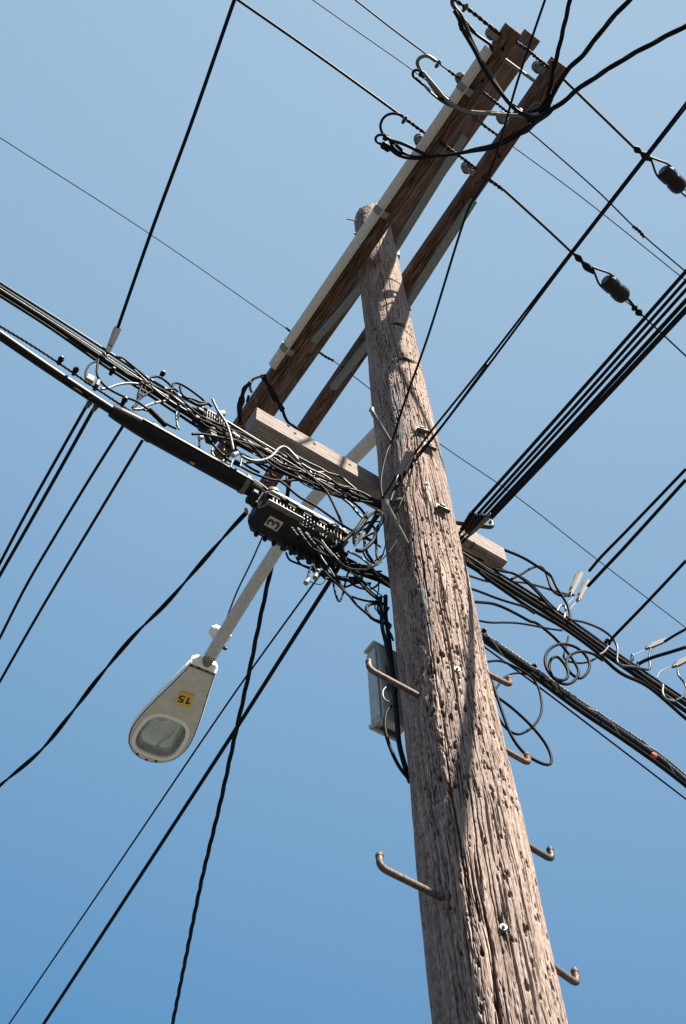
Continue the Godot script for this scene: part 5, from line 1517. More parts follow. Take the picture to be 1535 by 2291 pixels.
	wire("loop_wire", "pale double looped wire in the middle of the tangle under the timber", "wire", "loose wires in the tangle left of the pole", M.pale_wire, 0.0061, [V(-0.12,5.102,0.732), V(-0.12,5.112,0.69), V(-0.12,5.146,0.652), V(-0.12,5.206,0.614), V(-0.12,5.264,0.592), V(-0.12,5.316,0.576), V(-0.12,5.352,0.556), V(-0.12,5.357,0.535), V(-0.12,5.338,0.51), V(-0.12,5.314,0.485)], 1, 0.25)
	wire("loop_wire", "second pale wire hugging the double loop under the timber", "wire", "loose wires in the tangle left of the pole", M.grey_wire, 0.0043, [V(-0.13,5.079,0.718), V(-0.13,5.124,0.678), V(-0.13,5.17,0.627), V(-0.13,5.201,0.604), V(-0.13,5.269,0.589), V(-0.13,5.325,0.574), V(-0.13,5.364,0.55)], 1, 0.25)
	wire("loop_wire", "dark wire slanting below the yellow tag to the right crossarm end", "wire", "loose wires in the tangle left of the pole", M.black, 0.0051, [V(-0.165,5.223,0.74), V(-0.165,5.205,0.715), V(-0.165,5.202,0.688), V(-0.165,5.195,0.64), V(-0.165,5.187,0.592), V(-0.165,5.171,0.554)], 1, 0.25)
	wire("loop_wire", "short dark wire below the white clip right of the splice case", "wire", "loose wires in the tangle left of the pole", M.black, 0.0051, [V(-0.165,5.15,0.705), V(-0.165,5.142,0.664), V(-0.165,5.145,0.628)], 1, 0.25)
	wire("loop_wire", "grey lead from the small lug on the splice case", "wire", "loose wires in the tangle left of the pole", M.grey_wire, 0.0041, [V(-0.15,5.031,0.68), V(-0.15,5.042,0.652), V(-0.15,5.036,0.622), V(-0.15,5.024,0.595), V(-0.15,5.018,0.575)], 1, 0.25)
	wire("loop_wire", "thin upright wire in front of the right crossarm's low end", "wire", "loose wires in the tangle left of the pole", M.black, 0.0034, [V(-0.165,5.227,0.594), V(-0.165,5.171,0.592), V(-0.165,5.1,0.594)], 1, 0.25)
	wire("loop_wire", "short bent wire right of the crossarm's low end", "wire", "loose wires in the tangle left of the pole", M.black, 0.0035, [V(-0.165,5.266,0.522), V(-0.165,5.246,0.511), V(-0.165,5.202,0.509), V(-0.165,5.177,0.51)], 1, 0.25)
	wire("loop_wire", "pale topped cable under the timber leading to the pole", "wire", "loose wires in the tangle left of the pole", M.grey_wire, 0.0054, [V(-0.14,5.389,0.53), V(-0.14,5.378,0.5), V(-0.14,5.379,0.464), V(-0.14,5.381,0.417), V(-0.14,5.389,0.37), V(-0.14,5.387,0.329), V(-0.14,5.403,0.295), V(-0.14,5.415,0.264), V(-0.14,5.398,0.233), V(-0.14,5.379,0.192)], 1, 0.25)
	wire("loop_wire", "dark wire leaving the tangle and dropping straight to the terminal box's right end", "wire", "loose wires in the tangle left of the pole", M.black, 0.0052, [V(-0.12,5.307,0.541), V(-0.12,5.291,0.512), V(-0.12,5.27,0.469), V(-0.12,5.25,0.427), V(-0.12,5.22,0.394), V(-0.12,5.209,0.371), V(-0.12,5.189,0.352), V(-0.12,5.153,0.333), V(-0.12,5.108,0.315), V(-0.12,5.053,0.297), V(-0.12,4.995,0.281)], 1, 0.25)
	wire("loop_wire", "bright edged wire diving from the tangle to the coils by the pole", "wire", "loose wires in the tangle left of the pole", M.grey_wire, 0.0053, [V(-0.13,5.303,0.486), V(-0.13,5.305,0.437), V(-0.13,5.275,0.404), V(-0.13,5.251,0.364), V(-0.13,5.243,0.338), V(-0.13,5.246,0.305), V(-0.13,5.225,0.262), V(-0.13,5.212,0.23), V(-0.13,5.182,0.204), V(-0.13,5.157,0.172)], 1, 0.25)
	wire("loop_wire", "long slack dark wire crossing above the terminal box toward the pole", "wire", "loose wires in the tangle left of the pole", M.black, 0.0050, [V(-0.1,5.039,0.581), V(-0.1,5.03,0.547), V(-0.1,5.012,0.516), V(-0.1,5,0.479), V(-0.1,5,0.424), V(-0.1,4.989,0.374), V(-0.1,4.977,0.331), V(-0.1,4.968,0.291), V(-0.1,4.969,0.237), V(-0.1,4.973,0.157)], 1, 0.25)
	wire("loop_wire", "nearly level black wire crossing the lamp arm under the timber", "wire", "loose wires in the tangle left of the pole", M.black, 0.0053, [V(-0.165,5.188,0.51), V(-0.165,5.243,0.463), V(-0.165,5.27,0.427), V(-0.165,5.309,0.368), V(-0.165,5.335,0.327), V(-0.165,5.363,0.279)], 1, 0.25)
	wire("loop_wire", "short pale arched wire below the timber", "wire", "loose wires in the tangle left of the pole", M.pale_wire, 0.0044, [V(-0.13,5.242,0.427), V(-0.13,5.283,0.407), V(-0.13,5.321,0.387), V(-0.13,5.353,0.357)], 1, 0.25)
	wire("loop_wire", "pale straight wire lying on the tangle below the timber", "wire", "loose wires in the tangle left of the pole", M.pale_wire, 0.0054, [V(-0.125,5.308,0.466), V(-0.125,5.304,0.423), V(-0.125,5.317,0.357), V(-0.125,5.302,0.307), V(-0.125,5.289,0.267), V(-0.125,5.275,0.247)], 1, 0.25)
	wire("loop_wire", "dark wire curving down from the tangle beside the coils", "wire", "loose wires in the tangle left of the pole", M.black, 0.0054, [V(-0.165,5.323,0.28), V(-0.165,5.321,0.246), V(-0.165,5.318,0.212), V(-0.165,5.308,0.175), V(-0.165,5.288,0.149), V(-0.165,5.256,0.13)], 1, 0.25)
	wire("loop_wire", "pale topped wire reaching the bracket on the pole", "wire", "loose wires in the tangle left of the pole", M.grey_wire, 0.0054, [V(-0.1,5.264,0.268), V(-0.1,5.281,0.237), V(-0.1,5.298,0.189), V(-0.1,5.298,0.134), V(-0.1,5.308,0.092)], 1, 0.25)
	wire("loop_wire", "dull wire below the pale topped wire at the bracket", "wire", "loose wires in the tangle left of the pole", M.black, 0.0044, [V(-0.09,5.197,0.267), V(-0.09,5.195,0.234), V(-0.09,5.222,0.186), V(-0.09,5.261,0.13), V(-0.09,5.278,0.098)], 1, 0.25)
	wire("loop_wire", "black wire under the timber joining the bracket on the pole", "wire", "loose wires in the tangle left of the pole", M.black, 0.0062, [V(-0.11,5.28,0.337), V(-0.11,5.267,0.298), V(-0.11,5.267,0.251), V(-0.11,5.279,0.183), V(-0.11,5.303,0.113)], 1, 0.25)
	wire("coiled_wire", "thick slanted wire of the coil at the upper left of the pole's left edge", "wire", "loose wires in the tangle left of the pole", M.black, 0.0073, [V(-0.05,5.01,0.231), V(-0.05,4.947,0.253), V(-0.05,4.873,0.282), V(-0.05,4.811,0.312), V(-0.05,4.759,0.338)], 1, 0.25)
	wire("coiled_wire", "outer black turn of the coil left of the pole", "wire", "loose wires in the tangle left of the pole", M.black, 0.0057, [V(-0.04,5.1,0.17), V(-0.04,5.051,0.202), V(-0.04,4.991,0.229), V(-0.04,4.932,0.251), V(-0.04,4.879,0.272), V(-0.04,4.829,0.291), V(-0.04,4.799,0.294), V(-0.04,4.773,0.293)], 1, 0.25)
	wire("coiled_wire", "inner black turn of the coil left of the pole", "wire", "loose wires in the tangle left of the pole", M.black, 0.0050, [V(-0.05,5.026,0.182), V(-0.05,4.986,0.218), V(-0.05,4.933,0.244), V(-0.05,4.889,0.263), V(-0.05,4.834,0.279)], 1, 0.25)
	wire("coiled_wire", "thick black coil turn reaching down to the small grey clamp", "wire", "loose wires in the tangle left of the pole", M.black, 0.0092, [V(-0.05,5.108,0.165), V(-0.05,5.039,0.184), V(-0.05,4.962,0.21), V(-0.05,4.899,0.234), V(-0.05,4.858,0.25)], 1, 0.25)
	wire("coiled_wire", "large black coil turn swinging low beside the pole", "wire", "loose wires in the tangle left of the pole", M.black, 0.0075, [V(-0.03,5.066,0.186), V(-0.03,5.076,0.166), V(-0.03,5.053,0.158), V(-0.03,5.006,0.166), V(-0.03,4.956,0.186), V(-0.03,4.906,0.199), V(-0.03,4.856,0.209), V(-0.03,4.78,0.243), V(-0.03,4.73,0.272), V(-0.03,4.717,0.293)], 1, 0.25)
	wire("coiled_wire", "black wire falling along the pole's left edge from the coil", "wire", "loose wires in the tangle left of the pole", M.black, 0.0049, [V(-0.05,4.991,0.201), V(-0.05,4.972,0.185), V(-0.05,4.93,0.183), V(-0.05,4.859,0.185), V(-0.05,4.789,0.188), V(-0.05,4.76,0.178)], 1, 0.25)
	wire("coiled_wire", "bowed black wire from the coil to the lower aerial cable", "wire", "loose wires in the tangle left of the pole", M.black, 0.0056, [V(-0.06,4.896,0.228), V(-0.06,4.842,0.231), V(-0.06,4.796,0.224), V(-0.06,4.767,0.209), V(-0.06,4.747,0.186)], 1, 0.25)
	wire("coiled_wire", "white sunlit curve at the top of the coil", "wire", "loose wires in the tangle left of the pole", M.pale_wire, 0.0042, [V(0,5.013,0.201), V(0,5.009,0.189), V(0,4.979,0.185), V(0,4.931,0.194)], 1, 0.25)
	wire("coiled_wire", "thin upright wire in front of the pole's shaded left edge", "wire", "loose wires in the tangle left of the pole", M.black, 0.0027, [V(0.04,4.934,0.188), V(0.04,4.881,0.195), V(0.04,4.833,0.202), V(0.04,4.79,0.209), V(0.04,4.757,0.212), V(0.04,4.719,0.218), V(0.04,4.639,0.237), V(0.04,4.577,0.263), V(0.04,4.524,0.296), V(0.04,4.475,0.345), V(0.04,4.454,0.395), V(0.04,4.473,0.431)], 1, 0.25)
	wire("coiled_wire", "thin dark loop hanging in front of the pole below the lower left step bolt", "wire", "loose wires in the tangle left of the pole", M.black, 0.0020, [V(0.06,4.954,0.164), V(0.06,4.916,0.157), V(0.06,4.837,0.166), V(0.06,4.778,0.176), V(0.06,4.711,0.197), V(0.06,4.617,0.237), V(0.06,4.541,0.275), V(0.06,4.498,0.299), V(0.06,4.453,0.335)], 1, 0.25)
	wire("coiled_wire", "thin wire crossing the coil at a flat slant", "wire", "loose wires in the tangle left of the pole", M.black, 0.0032, [V(-0.03,4.902,0.206), V(-0.03,4.851,0.244), V(-0.03,4.799,0.274), V(-0.03,4.744,0.301)], 1, 0.25)
	wire("coiled_wire", "thin wire slanting across the coil toward the pole", "wire", "loose wires in the tangle left of the pole", M.black, 0.0041, [V(-0.06,4.887,0.226), V(-0.06,4.889,0.202), V(-0.06,4.889,0.179), V(-0.06,4.885,0.156)], 1, 0.25)
	wire("coiled_wire", "pair of fine wires running beside the thick slanted coil wire", "wire", "loose wires in the tangle left of the pole", M.black, 0.0033, [V(-0.07,5.107,0.198), V(-0.07,5.042,0.221), V(-0.07,4.967,0.248), V(-0.07,4.904,0.276), V(-0.07,4.843,0.304)], 1, 0.25)
	wire("loop_wire", "narrow black hairpin loop hanging under the right end of the terminal box", "wire", "loose wires in the tangle left of the pole", M.black, 0.0039, [V(-0.165,4.682,0.303), V(-0.165,4.618,0.295), V(-0.165,4.582,0.284), V(-0.165,4.587,0.275), V(-0.165,4.643,0.261), V(-0.165,4.743,0.245), V(-0.165,4.788,0.234), V(-0.165,4.822,0.22)], 1, 0.25)
	wire("loop_wire", "flat sagging black wire under the right end of the terminal box", "wire", "loose wires in the tangle left of the pole", M.black, 0.0040, [V(-0.14,4.686,0.322), V(-0.14,4.685,0.295), V(-0.14,4.697,0.27), V(-0.14,4.719,0.238), V(-0.14,4.749,0.205), V(-0.14,4.788,0.174)], 1, 0.25)
	wire("loop_wire", "deeper sagging black wire between the terminal box and the pole", "wire", "loose wires in the tangle left of the pole", M.black, 0.0040, [V(-0.14,4.702,0.26), V(-0.14,4.683,0.233), V(-0.14,4.689,0.195), V(-0.14,4.716,0.156), V(-0.14,4.764,0.124), V(-0.14,4.813,0.102)], 1, 0.25)
	wire("loop_wire", "upper of two parallel black wires slanting to the riser on the pole", "wire", "loose wires in the tangle left of the pole", M.black, 0.0047, [V(-0.12,4.738,0.241), V(-0.12,4.696,0.209), V(-0.12,4.67,0.179), V(-0.12,4.651,0.145), V(-0.12,4.651,0.13)], 1, 0.25)
	wire("loop_wire", "lower of two parallel black wires slanting to the riser on the pole", "wire", "loose wires in the tangle left of the pole", M.black, 0.0047, [V(-0.12,4.735,0.251), V(-0.12,4.695,0.227), V(-0.12,4.66,0.192), V(-0.12,4.643,0.161), V(-0.12,4.642,0.137)], 1, 0.25)
	wire("loop_wire", "black wire ending level at the riser left of the pole", "wire", "loose wires in the tangle left of the pole", M.black, 0.0039, [V(-0.12,4.639,0.37), V(-0.12,4.61,0.334), V(-0.12,4.589,0.299), V(-0.12,4.573,0.275), V(-0.12,4.579,0.233), V(-0.12,4.6,0.183), V(-0.12,4.64,0.127)], 1, 0.25)
	wire("loop_wire", "longest black wire sagging from the terminal box to the riser", "wire", "loose wires in the tangle left of the pole", M.black, 0.0046, [V(-0.12,4.645,0.339), V(-0.12,4.611,0.31), V(-0.12,4.586,0.287), V(-0.12,4.565,0.263), V(-0.12,4.538,0.237), V(-0.12,4.52,0.199), V(-0.12,4.508,0.17), V(-0.12,4.511,0.139), V(-0.12,4.523,0.096)], 1, 0.25)
	wire("loop_wire", "black wire curled back left of the riser", "wire", "loose wires in the tangle left of the pole", M.black, 0.0062, [V(-0.12,4.636,0.112), V(-0.12,4.622,0.132), V(-0.12,4.601,0.164), V(-0.12,4.576,0.187), V(-0.12,4.55,0.198), V(-0.12,4.524,0.193), V(-0.12,4.508,0.176), V(-0.12,4.509,0.139)], 1, 0.25)
	wire("loop_wire", "small black crook in front of the riser left of the pole", "wire", "loose wires in the tangle left of the pole", M.black, 0.0039, [V(-0.11,4.618,0.145), V(-0.11,4.573,0.156), V(-0.11,4.541,0.153), V(-0.11,4.544,0.138), V(-0.11,4.568,0.121), V(-0.11,4.607,0.107)], 1, 0.25)
	wire("loop_wire", "thin pale wire bowing from the terminal box toward the pole", "wire", "loose wires in the tangle left of the pole", M.grey_wire, 0.0028, [V(-0.08,4.754,0.407), V(-0.08,4.721,0.38), V(-0.08,4.695,0.35), V(-0.08,4.669,0.32), V(-0.08,4.673,0.286), V(-0.08,4.693,0.248), V(-0.08,4.738,0.202), V(-0.08,4.783,0.168), V(-0.08,4.818,0.146)], 1, 0.25)
	wire("loop_wire", "dashed looking black and white wire along the terminal box's right underside", "wire", "loose wires in the tangle left of the pole", M.black, 0.0047, [V(-0.1,4.77,0.43), V(-0.1,4.763,0.393), V(-0.1,4.738,0.366), V(-0.1,4.712,0.336), V(-0.1,4.691,0.306), V(-0.1,4.695,0.272), V(-0.1,4.706,0.24)], 1, 0.25)
	wire("loop_wire", "short wire under the middle ports of the terminal box", "wire", "loose wires in the tangle left of the pole", M.grey_wire, 0.0031, [V(-0.12,4.74,0.39), V(-0.12,4.706,0.375), V(-0.12,4.676,0.351), V(-0.12,4.65,0.333), V(-0.12,4.624,0.322)], 1, 0.25)
	wire("loop_wire", "thin wire arching from the round end cap under the terminal box", "wire", "loose wires in the tangle left of the pole", M.black, 0.0019, [V(-0.14,4.565,0.417), V(-0.14,4.57,0.396), V(-0.14,4.583,0.372), V(-0.14,4.619,0.354), V(-0.14,4.652,0.35), V(-0.14,4.669,0.356)], 1, 0.25)
	wire("aerial_cable", "thick cable running from the terminal box to the pole's left edge", "cable", "", M.sheath, 0.0126, [V(-0.19,4.905,0.256), V(-0.19,4.907,0.21), V(-0.19,4.91,0.164), V(-0.19,4.917,0.117), V(-0.19,4.921,0.049), V(-0.19,4.921,-0.053)], 1, 0.25)
	wire("aerial_cable", "thinner cable with a sleeve under the thick one at the pole's left edge", "cable", "", M.black, 0.0067, [V(-0.18,4.83,0.239), V(-0.18,4.852,0.193), V(-0.18,4.861,0.147), V(-0.18,4.869,0.093), V(-0.18,4.868,0.057), V(-0.18,4.868,-0.041)], 1, 0.25)
	wire("messenger_strand", "tan strand between the terminal box and the pole", "strand", "", M.steel, 0.0042, [V(-0.15,4.899,0.244), V(-0.15,4.906,0.198), V(-0.15,4.894,0.159), V(-0.15,4.871,0.127), V(-0.15,4.841,0.093), V(-0.15,4.826,0.051)], 1, 0.25)
	wire("bundle_wire", "thin loose wire weaving along the upper bundle between the splice case and the pole", "wire", "thin loose wires along the upper bundle", M.black, 0.0040, [V(-0.136,5.218,0.905), V(-0.136,5.231,0.754), V(-0.136,5.293,0.57), V(-0.136,5.216,0.402), V(-0.136,5.353,0.224), V(-0.136,5.32,0.109)], 1, 0.25)
	wire("bundle_wire", "thin loose wire weaving along the upper bundle between the splice case and the pole", "wire", "thin loose wires along the upper bundle", M.black, 0.0037, [V(-0.16,5.364,1.04), V(-0.16,5.261,0.918), V(-0.16,5.364,0.714), V(-0.16,5.337,0.556), V(-0.16,5.278,0.387), V(-0.16,5.369,0.231), V(-0.16,5.447,0.039)], 1, 0.25)
	wire("bundle_wire", "thin loose wire weaving along the upper bundle between the splice case and the pole", "wire", "thin loose wires along the upper bundle", M.grey_wire, 0.0048, [V(-0.155,5.32,0.737), V(-0.155,5.261,0.561), V(-0.155,5.262,0.397), V(-0.155,5.354,0.225)], 1, 0.25)
	wire("bundle_wire", "thin loose wire weaving along the upper bundle between the splice case and the pole", "wire", "thin loose wires along the upper bundle", M.black, 0.0028, [V(-0.136,5.284,0.893), V(-0.136,5.266,0.721), V(-0.136,5.236,0.568), V(-0.136,5.203,0.42), V(-0.136,5.251,0.255)], 1, 0.25)
	wire("bundle_wire", "thin loose wire weaving along the upper bundle between the splice case and the pole", "wire", "thin loose wires along the upper bundle", M.black, 0.0038, [V(-0.12,5.307,1.046), V(-0.12,5.238,0.936), V(-0.12,5.194,0.739), V(-0.12,5.201,0.594), V(-0.12,5.27,0.418), V(-0.12,5.306,0.256)], 1, 0.25)
	wire("bundle_wire", "thin loose wire weaving along the upper bundle between the splice case and the pole", "wire", "thin loose wires along the upper bundle", M.grey_wire, 0.0041, [V(-0.184,5.341,0.901), V(-0.184,5.365,0.703), V(-0.184,5.338,0.545), V(-0.184,5.343,0.368), V(-0.184,5.466,0.187)], 1, 0.25)
	wire("bundle_wire", "thin loose wire weaving along the upper bundle between the splice case and the pole", "wire", "thin loose wires along the upper bundle", M.black, 0.0045, [V(-0.117,5.227,0.914), V(-0.117,5.245,0.741), V(-0.117,5.155,0.603), V(-0.117,5.182,0.417)], 1, 0.25)
	wire("bundle_wire", "thin loose wire weaving along the upper bundle between the splice case and the pole", "wire", "thin loose wires along the upper bundle", M.black, 0.0046, [V(-0.131,5.275,0.888), V(-0.131,5.272,0.719), V(-0.131,5.259,0.565), V(-0.131,5.195,0.447), V(-0.131,5.238,0.256), V(-0.131,5.366,0.081)], 1, 0.25)
	wire("bundle_wire", "thin loose wire weaving along the upper bundle between the splice case and the pole", "wire", "thin loose wires along the upper bundle", M.grey_wire, 0.0045, [V(-0.141,5.306,1.04), V(-0.141,5.276,0.894), V(-0.141,5.249,0.724), V(-0.141,5.292,0.565), V(-0.141,5.258,0.405)], 1, 0.25)
	wire("bundle_wire", "thin loose wire weaving along the upper bundle between the splice case and the pole", "wire", "thin loose wires along the upper bundle", M.black, 0.0031, [V(-0.122,5.241,1.238), V(-0.122,5.272,1.054), V(-0.122,5.187,0.889), V(-0.122,5.209,0.732), V(-0.122,5.198,0.595), V(-0.122,5.207,0.416), V(-0.122,5.213,0.29)], 1, 0.25)
	wire("bundle_wire", "thin loose wire weaving along the upper bundle between the splice case and the pole", "wire", "thin loose wires along the upper bundle", M.black, 0.0041, [V(-0.118,5.201,0.928), V(-0.118,5.227,0.746), V(-0.118,5.187,0.564), V(-0.118,5.26,0.417)], 1, 0.25)
	wire("bundle_wire", "thin loose wire weaving along the upper bundle between the splice case and the pole", "wire", "thin loose wires along the upper bundle", M.grey_wire, 0.0037, [V(-0.119,5.222,0.77), V(-0.119,5.254,0.601), V(-0.119,5.241,0.404), V(-0.119,5.23,0.26)], 1, 0.25)
	wire("bundle_wire", "thin loose wire weaving along the upper bundle between the splice case and the pole", "wire", "thin loose wires along the upper bundle", M.black, 0.0030, [V(-0.128,5.216,0.882), V(-0.128,5.26,0.74), V(-0.128,5.251,0.576), V(-0.128,5.211,0.411), V(-0.128,5.252,0.257), V(-0.128,5.318,0.093)], 1, 0.25)
	wire("bundle_wire", "thin loose wire weaving along the upper bundle between the splice case and the pole", "wire", "thin loose wires along the upper bundle", M.black, 0.0026, [V(-0.178,5.359,1.189), V(-0.178,5.369,1.034), V(-0.178,5.329,0.891), V(-0.178,5.352,0.702)], 1, 0.25)
	wire("bundle_wire", "thin loose wire weaving along the upper bundle between the splice case and the pole", "wire", "thin loose wires along the upper bundle", M.grey_wire, 0.0038, [V(-0.126,5.245,0.902), V(-0.126,5.256,0.729), V(-0.126,5.232,0.571), V(-0.126,5.175,0.425)], 1, 0.25)
	wire("bundle_wire", "thin loose wire weaving along the upper bundle between the splice case and the pole", "wire", "thin loose wires along the upper bundle", M.black, 0.0046, [V(-0.13,5.248,0.91), V(-0.13,5.224,0.748), V(-0.13,5.221,0.586), V(-0.13,5.257,0.404)], 1, 0.25)
	wire("bundle_wire", "thin loose wire weaving along the upper bundle between the splice case and the pole", "wire", "thin loose wires along the upper bundle", M.black, 0.0026, [V(-0.137,5.292,1.063), V(-0.137,5.213,0.91), V(-0.137,5.257,0.695), V(-0.137,5.272,0.573), V(-0.137,5.184,0.437), V(-0.137,5.292,0.249), V(-0.137,5.407,0.053)], 1, 0.25)
	wire("bundle_wire", "thin loose wire weaving along the upper bundle between the splice case and the pole", "wire", "thin loose wires along the upper bundle", M.grey_wire, 0.0042, [V(-0.15,5.363,1.203), V(-0.15,5.282,1.061), V(-0.15,5.278,0.911), V(-0.15,5.294,0.744)], 1, 0.25)
	wire("bundle_wire", "thin loose wire strung between the terminal box and the pole's left edge", "wire", "thin loose wires beside the terminal box", M.black, 0.0038, [V(-0.15,4.871,0.309), V(-0.15,5.043,0.217), V(-0.15,5.16,0.132), V(-0.15,5.313,0.066)], 1, 0.25)
	wire("bundle_wire", "thin loose wire strung between the terminal box and the pole's left edge", "wire", "thin loose wires beside the terminal box", M.black, 0.0028, [V(-0.12,4.812,0.282), V(-0.12,4.743,0.25), V(-0.12,4.773,0.165), V(-0.12,4.804,0.109)], 1, 0.25)
	wire("bundle_wire", "thin loose wire strung between the terminal box and the pole's left edge", "wire", "thin loose wires beside the terminal box", M.black, 0.0024, [V(-0.093,4.87,0.259), V(-0.093,4.93,0.219), V(-0.093,5.05,0.137), V(-0.093,5.088,0.125)], 1, 0.25)
	wire("bundle_wire", "thin loose wire strung between the terminal box and the pole's left edge", "wire", "thin loose wires beside the terminal box", M.black, 0.0030, [V(-0.115,5.04,0.216), V(-0.115,5.116,0.17), V(-0.115,5.206,0.085), V(-0.115,5.32,0.083)], 1, 0.25)
	wire("bundle_wire", "thin loose wire strung between the terminal box and the pole's left edge", "wire", "thin loose wires beside the terminal box", M.black, 0.0032, [V(-0.108,4.741,0.282), V(-0.108,4.799,0.185), V(-0.108,4.799,0.183), V(-0.108,4.936,0.108)], 1, 0.25)
	wire("bundle_wire", "thin loose wire strung between the terminal box and the pole's left edge", "wire", "thin loose wires beside the terminal box", M.black, 0.0027, [V(-0.087,4.654,0.327), V(-0.087,4.656,0.249), V(-0.087,4.637,0.203), V(-0.087,4.61,0.137)], 1, 0.25)
	wire("bundle_wire", "thin loose wire strung between the terminal box and the pole's left edge", "wire", "thin loose wires beside the terminal box", M.black, 0.0036, [V(-0.128,4.923,0.193), V(-0.128,4.881,0.176), V(-0.128,4.87,0.155), V(-0.128,4.897,0.113)], 1, 0.25)
	wire("bundle_wire", "thin loose wire strung between the terminal box and the pole's left edge", "wire", "thin loose wires beside the terminal box", M.black, 0.0025, [V(-0.15,4.839,0.222), V(-0.15,4.824,0.115), V(-0.15,4.623,0.137), V(-0.15,4.64,0.084)], 1, 0.25)
	wire("riser_cable", "leftmost riser cable passing in front of the grey utility box", "cable", "", M.black, 0.0067, [V(-0.1,4.625,0.148), V(-0.1,4.512,0.151), V(-0.1,4.45,0.152), V(-0.1,4.396,0.145), V(-0.1,4.317,0.136), V(-0.1,4.236,0.125), V(-0.1,4.154,0.12)], 1, 0.25)
	wire("riser_cable", "thick riser cable down the pole's shaded left edge", "cable", "", M.black, 0.0079, [V(-0.115,4.677,0.112), V(-0.115,4.55,0.121), V(-0.115,4.479,0.117), V(-0.115,4.385,0.115), V(-0.115,4.28,0.114), V(-0.115,4.172,0.114), V(-0.115,4.053,0.115), V(-0.115,3.94,0.116), V(-0.115,3.87,0.106), V(-0.115,3.797,0.089)], 1, 0.25)
	wire("riser_cable", "black riser cable bowing out below the grey utility box", "cable", "", M.black, 0.0053, [V(-0.1,4.068,0.145), V(-0.1,4.029,0.166), V(-0.1,3.972,0.176), V(-0.1,3.921,0.173), V(-0.1,3.858,0.155), V(-0.1,3.814,0.132), V(-0.1,3.784,0.101)], 1, 0.25)
	wire("riser_cable", "short wire loops between the riser and the pole's left edge", "cable", "", M.black, 0.0038, [V(-0.09,4.487,0.137), V(-0.09,4.472,0.122), V(-0.09,4.44,0.134), V(-0.09,4.422,0.125), V(-0.09,4.395,0.119)], 1, 0.25)
	wire("box_lead", "small pale lead looped at the door of the grey utility box", "wire", "", M.pale_wire, 0.0031, [V(-0.095,4.139,0.164), V(-0.095,4.115,0.176), V(-0.095,4.09,0.178), V(-0.095,4.077,0.171), V(-0.095,4.076,0.156)], 1, 0.25)
	wire("slack_wire", "long slack cable arching right from the drop clamps behind the pole", "wire", "slack wires along the bundle right of the pole", M.black, 0.0073, [V(-0.166,5.593,-0.4), V(-0.171,5.621,-0.46), V(-0.178,5.662,-0.534), V(-0.185,5.68,-0.608), V(-0.192,5.709,-0.691), V(-0.2,5.748,-0.778), V(-0.207,5.771,-0.852), V(-0.213,5.778,-0.917), V(-0.219,5.782,-0.988), V(-0.221,5.768,-1.014), V(-0.222,5.687,-1.027), V(-0.225,5.64,-1.054), V(-0.226,5.591,-1.069), V(-0.226,5.519,-1.063), V(-0.224,5.465,-1.044)], 1, 0.25)
	wire("slack_wire", "black wire humped over the slack cable, then running to the twin clamp", "wire", "slack wires along the bundle right of the pole", M.black, 0.0064, [V(-0.225,5.544,-0.726), V(-0.233,5.657,-0.812), V(-0.241,5.784,-0.904), V(-0.248,5.867,-0.978), V(-0.251,5.87,-1.014), V(-0.252,5.811,-1.022), V(-0.252,5.737,-1.021), V(-0.254,5.705,-1.041), V(-0.258,5.72,-1.092), V(-0.266,5.794,-1.173)], 1, 0.25)
	wire("slack_wire", "bright wire reaching the twin clamp from under the bundle", "wire", "slack wires along the bundle right of the pole", M.grey_wire, 0.0061, [V(-0.202,5.29,-0.354), V(-0.207,5.318,-0.409), V(-0.213,5.35,-0.474), V(-0.219,5.387,-0.548), V(-0.228,5.46,-0.641), V(-0.238,5.562,-0.76), V(-0.246,5.624,-0.841), V(-0.255,5.686,-0.947), V(-0.265,5.742,-1.054), V(-0.274,5.8,-1.153), V(-0.28,5.846,-1.221)], 1, 0.25)
	wire("slack_wire", "first wire below the bundle leaving the pole's right edge", "wire", "slack wires along the bundle right of the pole", M.black, 0.0057, [V(-0.169,5.144,-0.327), V(-0.174,5.158,-0.373), V(-0.182,5.197,-0.462), V(-0.189,5.228,-0.543), V(-0.196,5.266,-0.627), V(-0.206,5.318,-0.732), V(-0.212,5.323,-0.797)], 1, 0.25)
	wire("slack_wire", "second wire below the bundle, ending in the round coil", "wire", "slack wires along the bundle right of the pole", M.black, 0.0067, [V(-0.179,5.037,-0.327), V(-0.185,5.083,-0.387), V(-0.191,5.137,-0.46), V(-0.198,5.188,-0.534), V(-0.204,5.216,-0.605), V(-0.211,5.234,-0.68), V(-0.219,5.25,-0.761), V(-0.222,5.27,-0.803), V(-0.227,5.263,-0.861), V(-0.232,5.244,-0.915), V(-0.237,5.208,-0.965), V(-0.24,5.161,-0.999), V(-0.241,5.108,-1.014), V(-0.239,5.053,-0.991), V(-0.235,4.98,-0.94), V(-0.23,4.93,-0.886), V(-0.225,4.91,-0.835), V(-0.222,4.924,-0.8), V(-0.221,4.966,-0.784), V(-0.222,5.031,-0.796), V(-0.226,5.114,-0.839), V(-0.232,5.201,-0.909), V(-0.238,5.258,-0.979), V(-0.244,5.291,-1.049), V(-0.249,5.284,-1.103), V(-0.251,5.239,-1.122), V(-0.248,5.154,-1.087), V(-0.241,5.06,-1.016), V(-0.238,5.039,-0.975), V(-0.235,5.051,-0.943), V(-0.235,5.1,-0.941), V(-0.237,5.167,-0.971), V(-0.242,5.234,-1.027), V(-0.249,5.3,-1.101), V(-0.256,5.34,-1.183), V(-0.261,5.337,-1.238)], 1, 0.25)
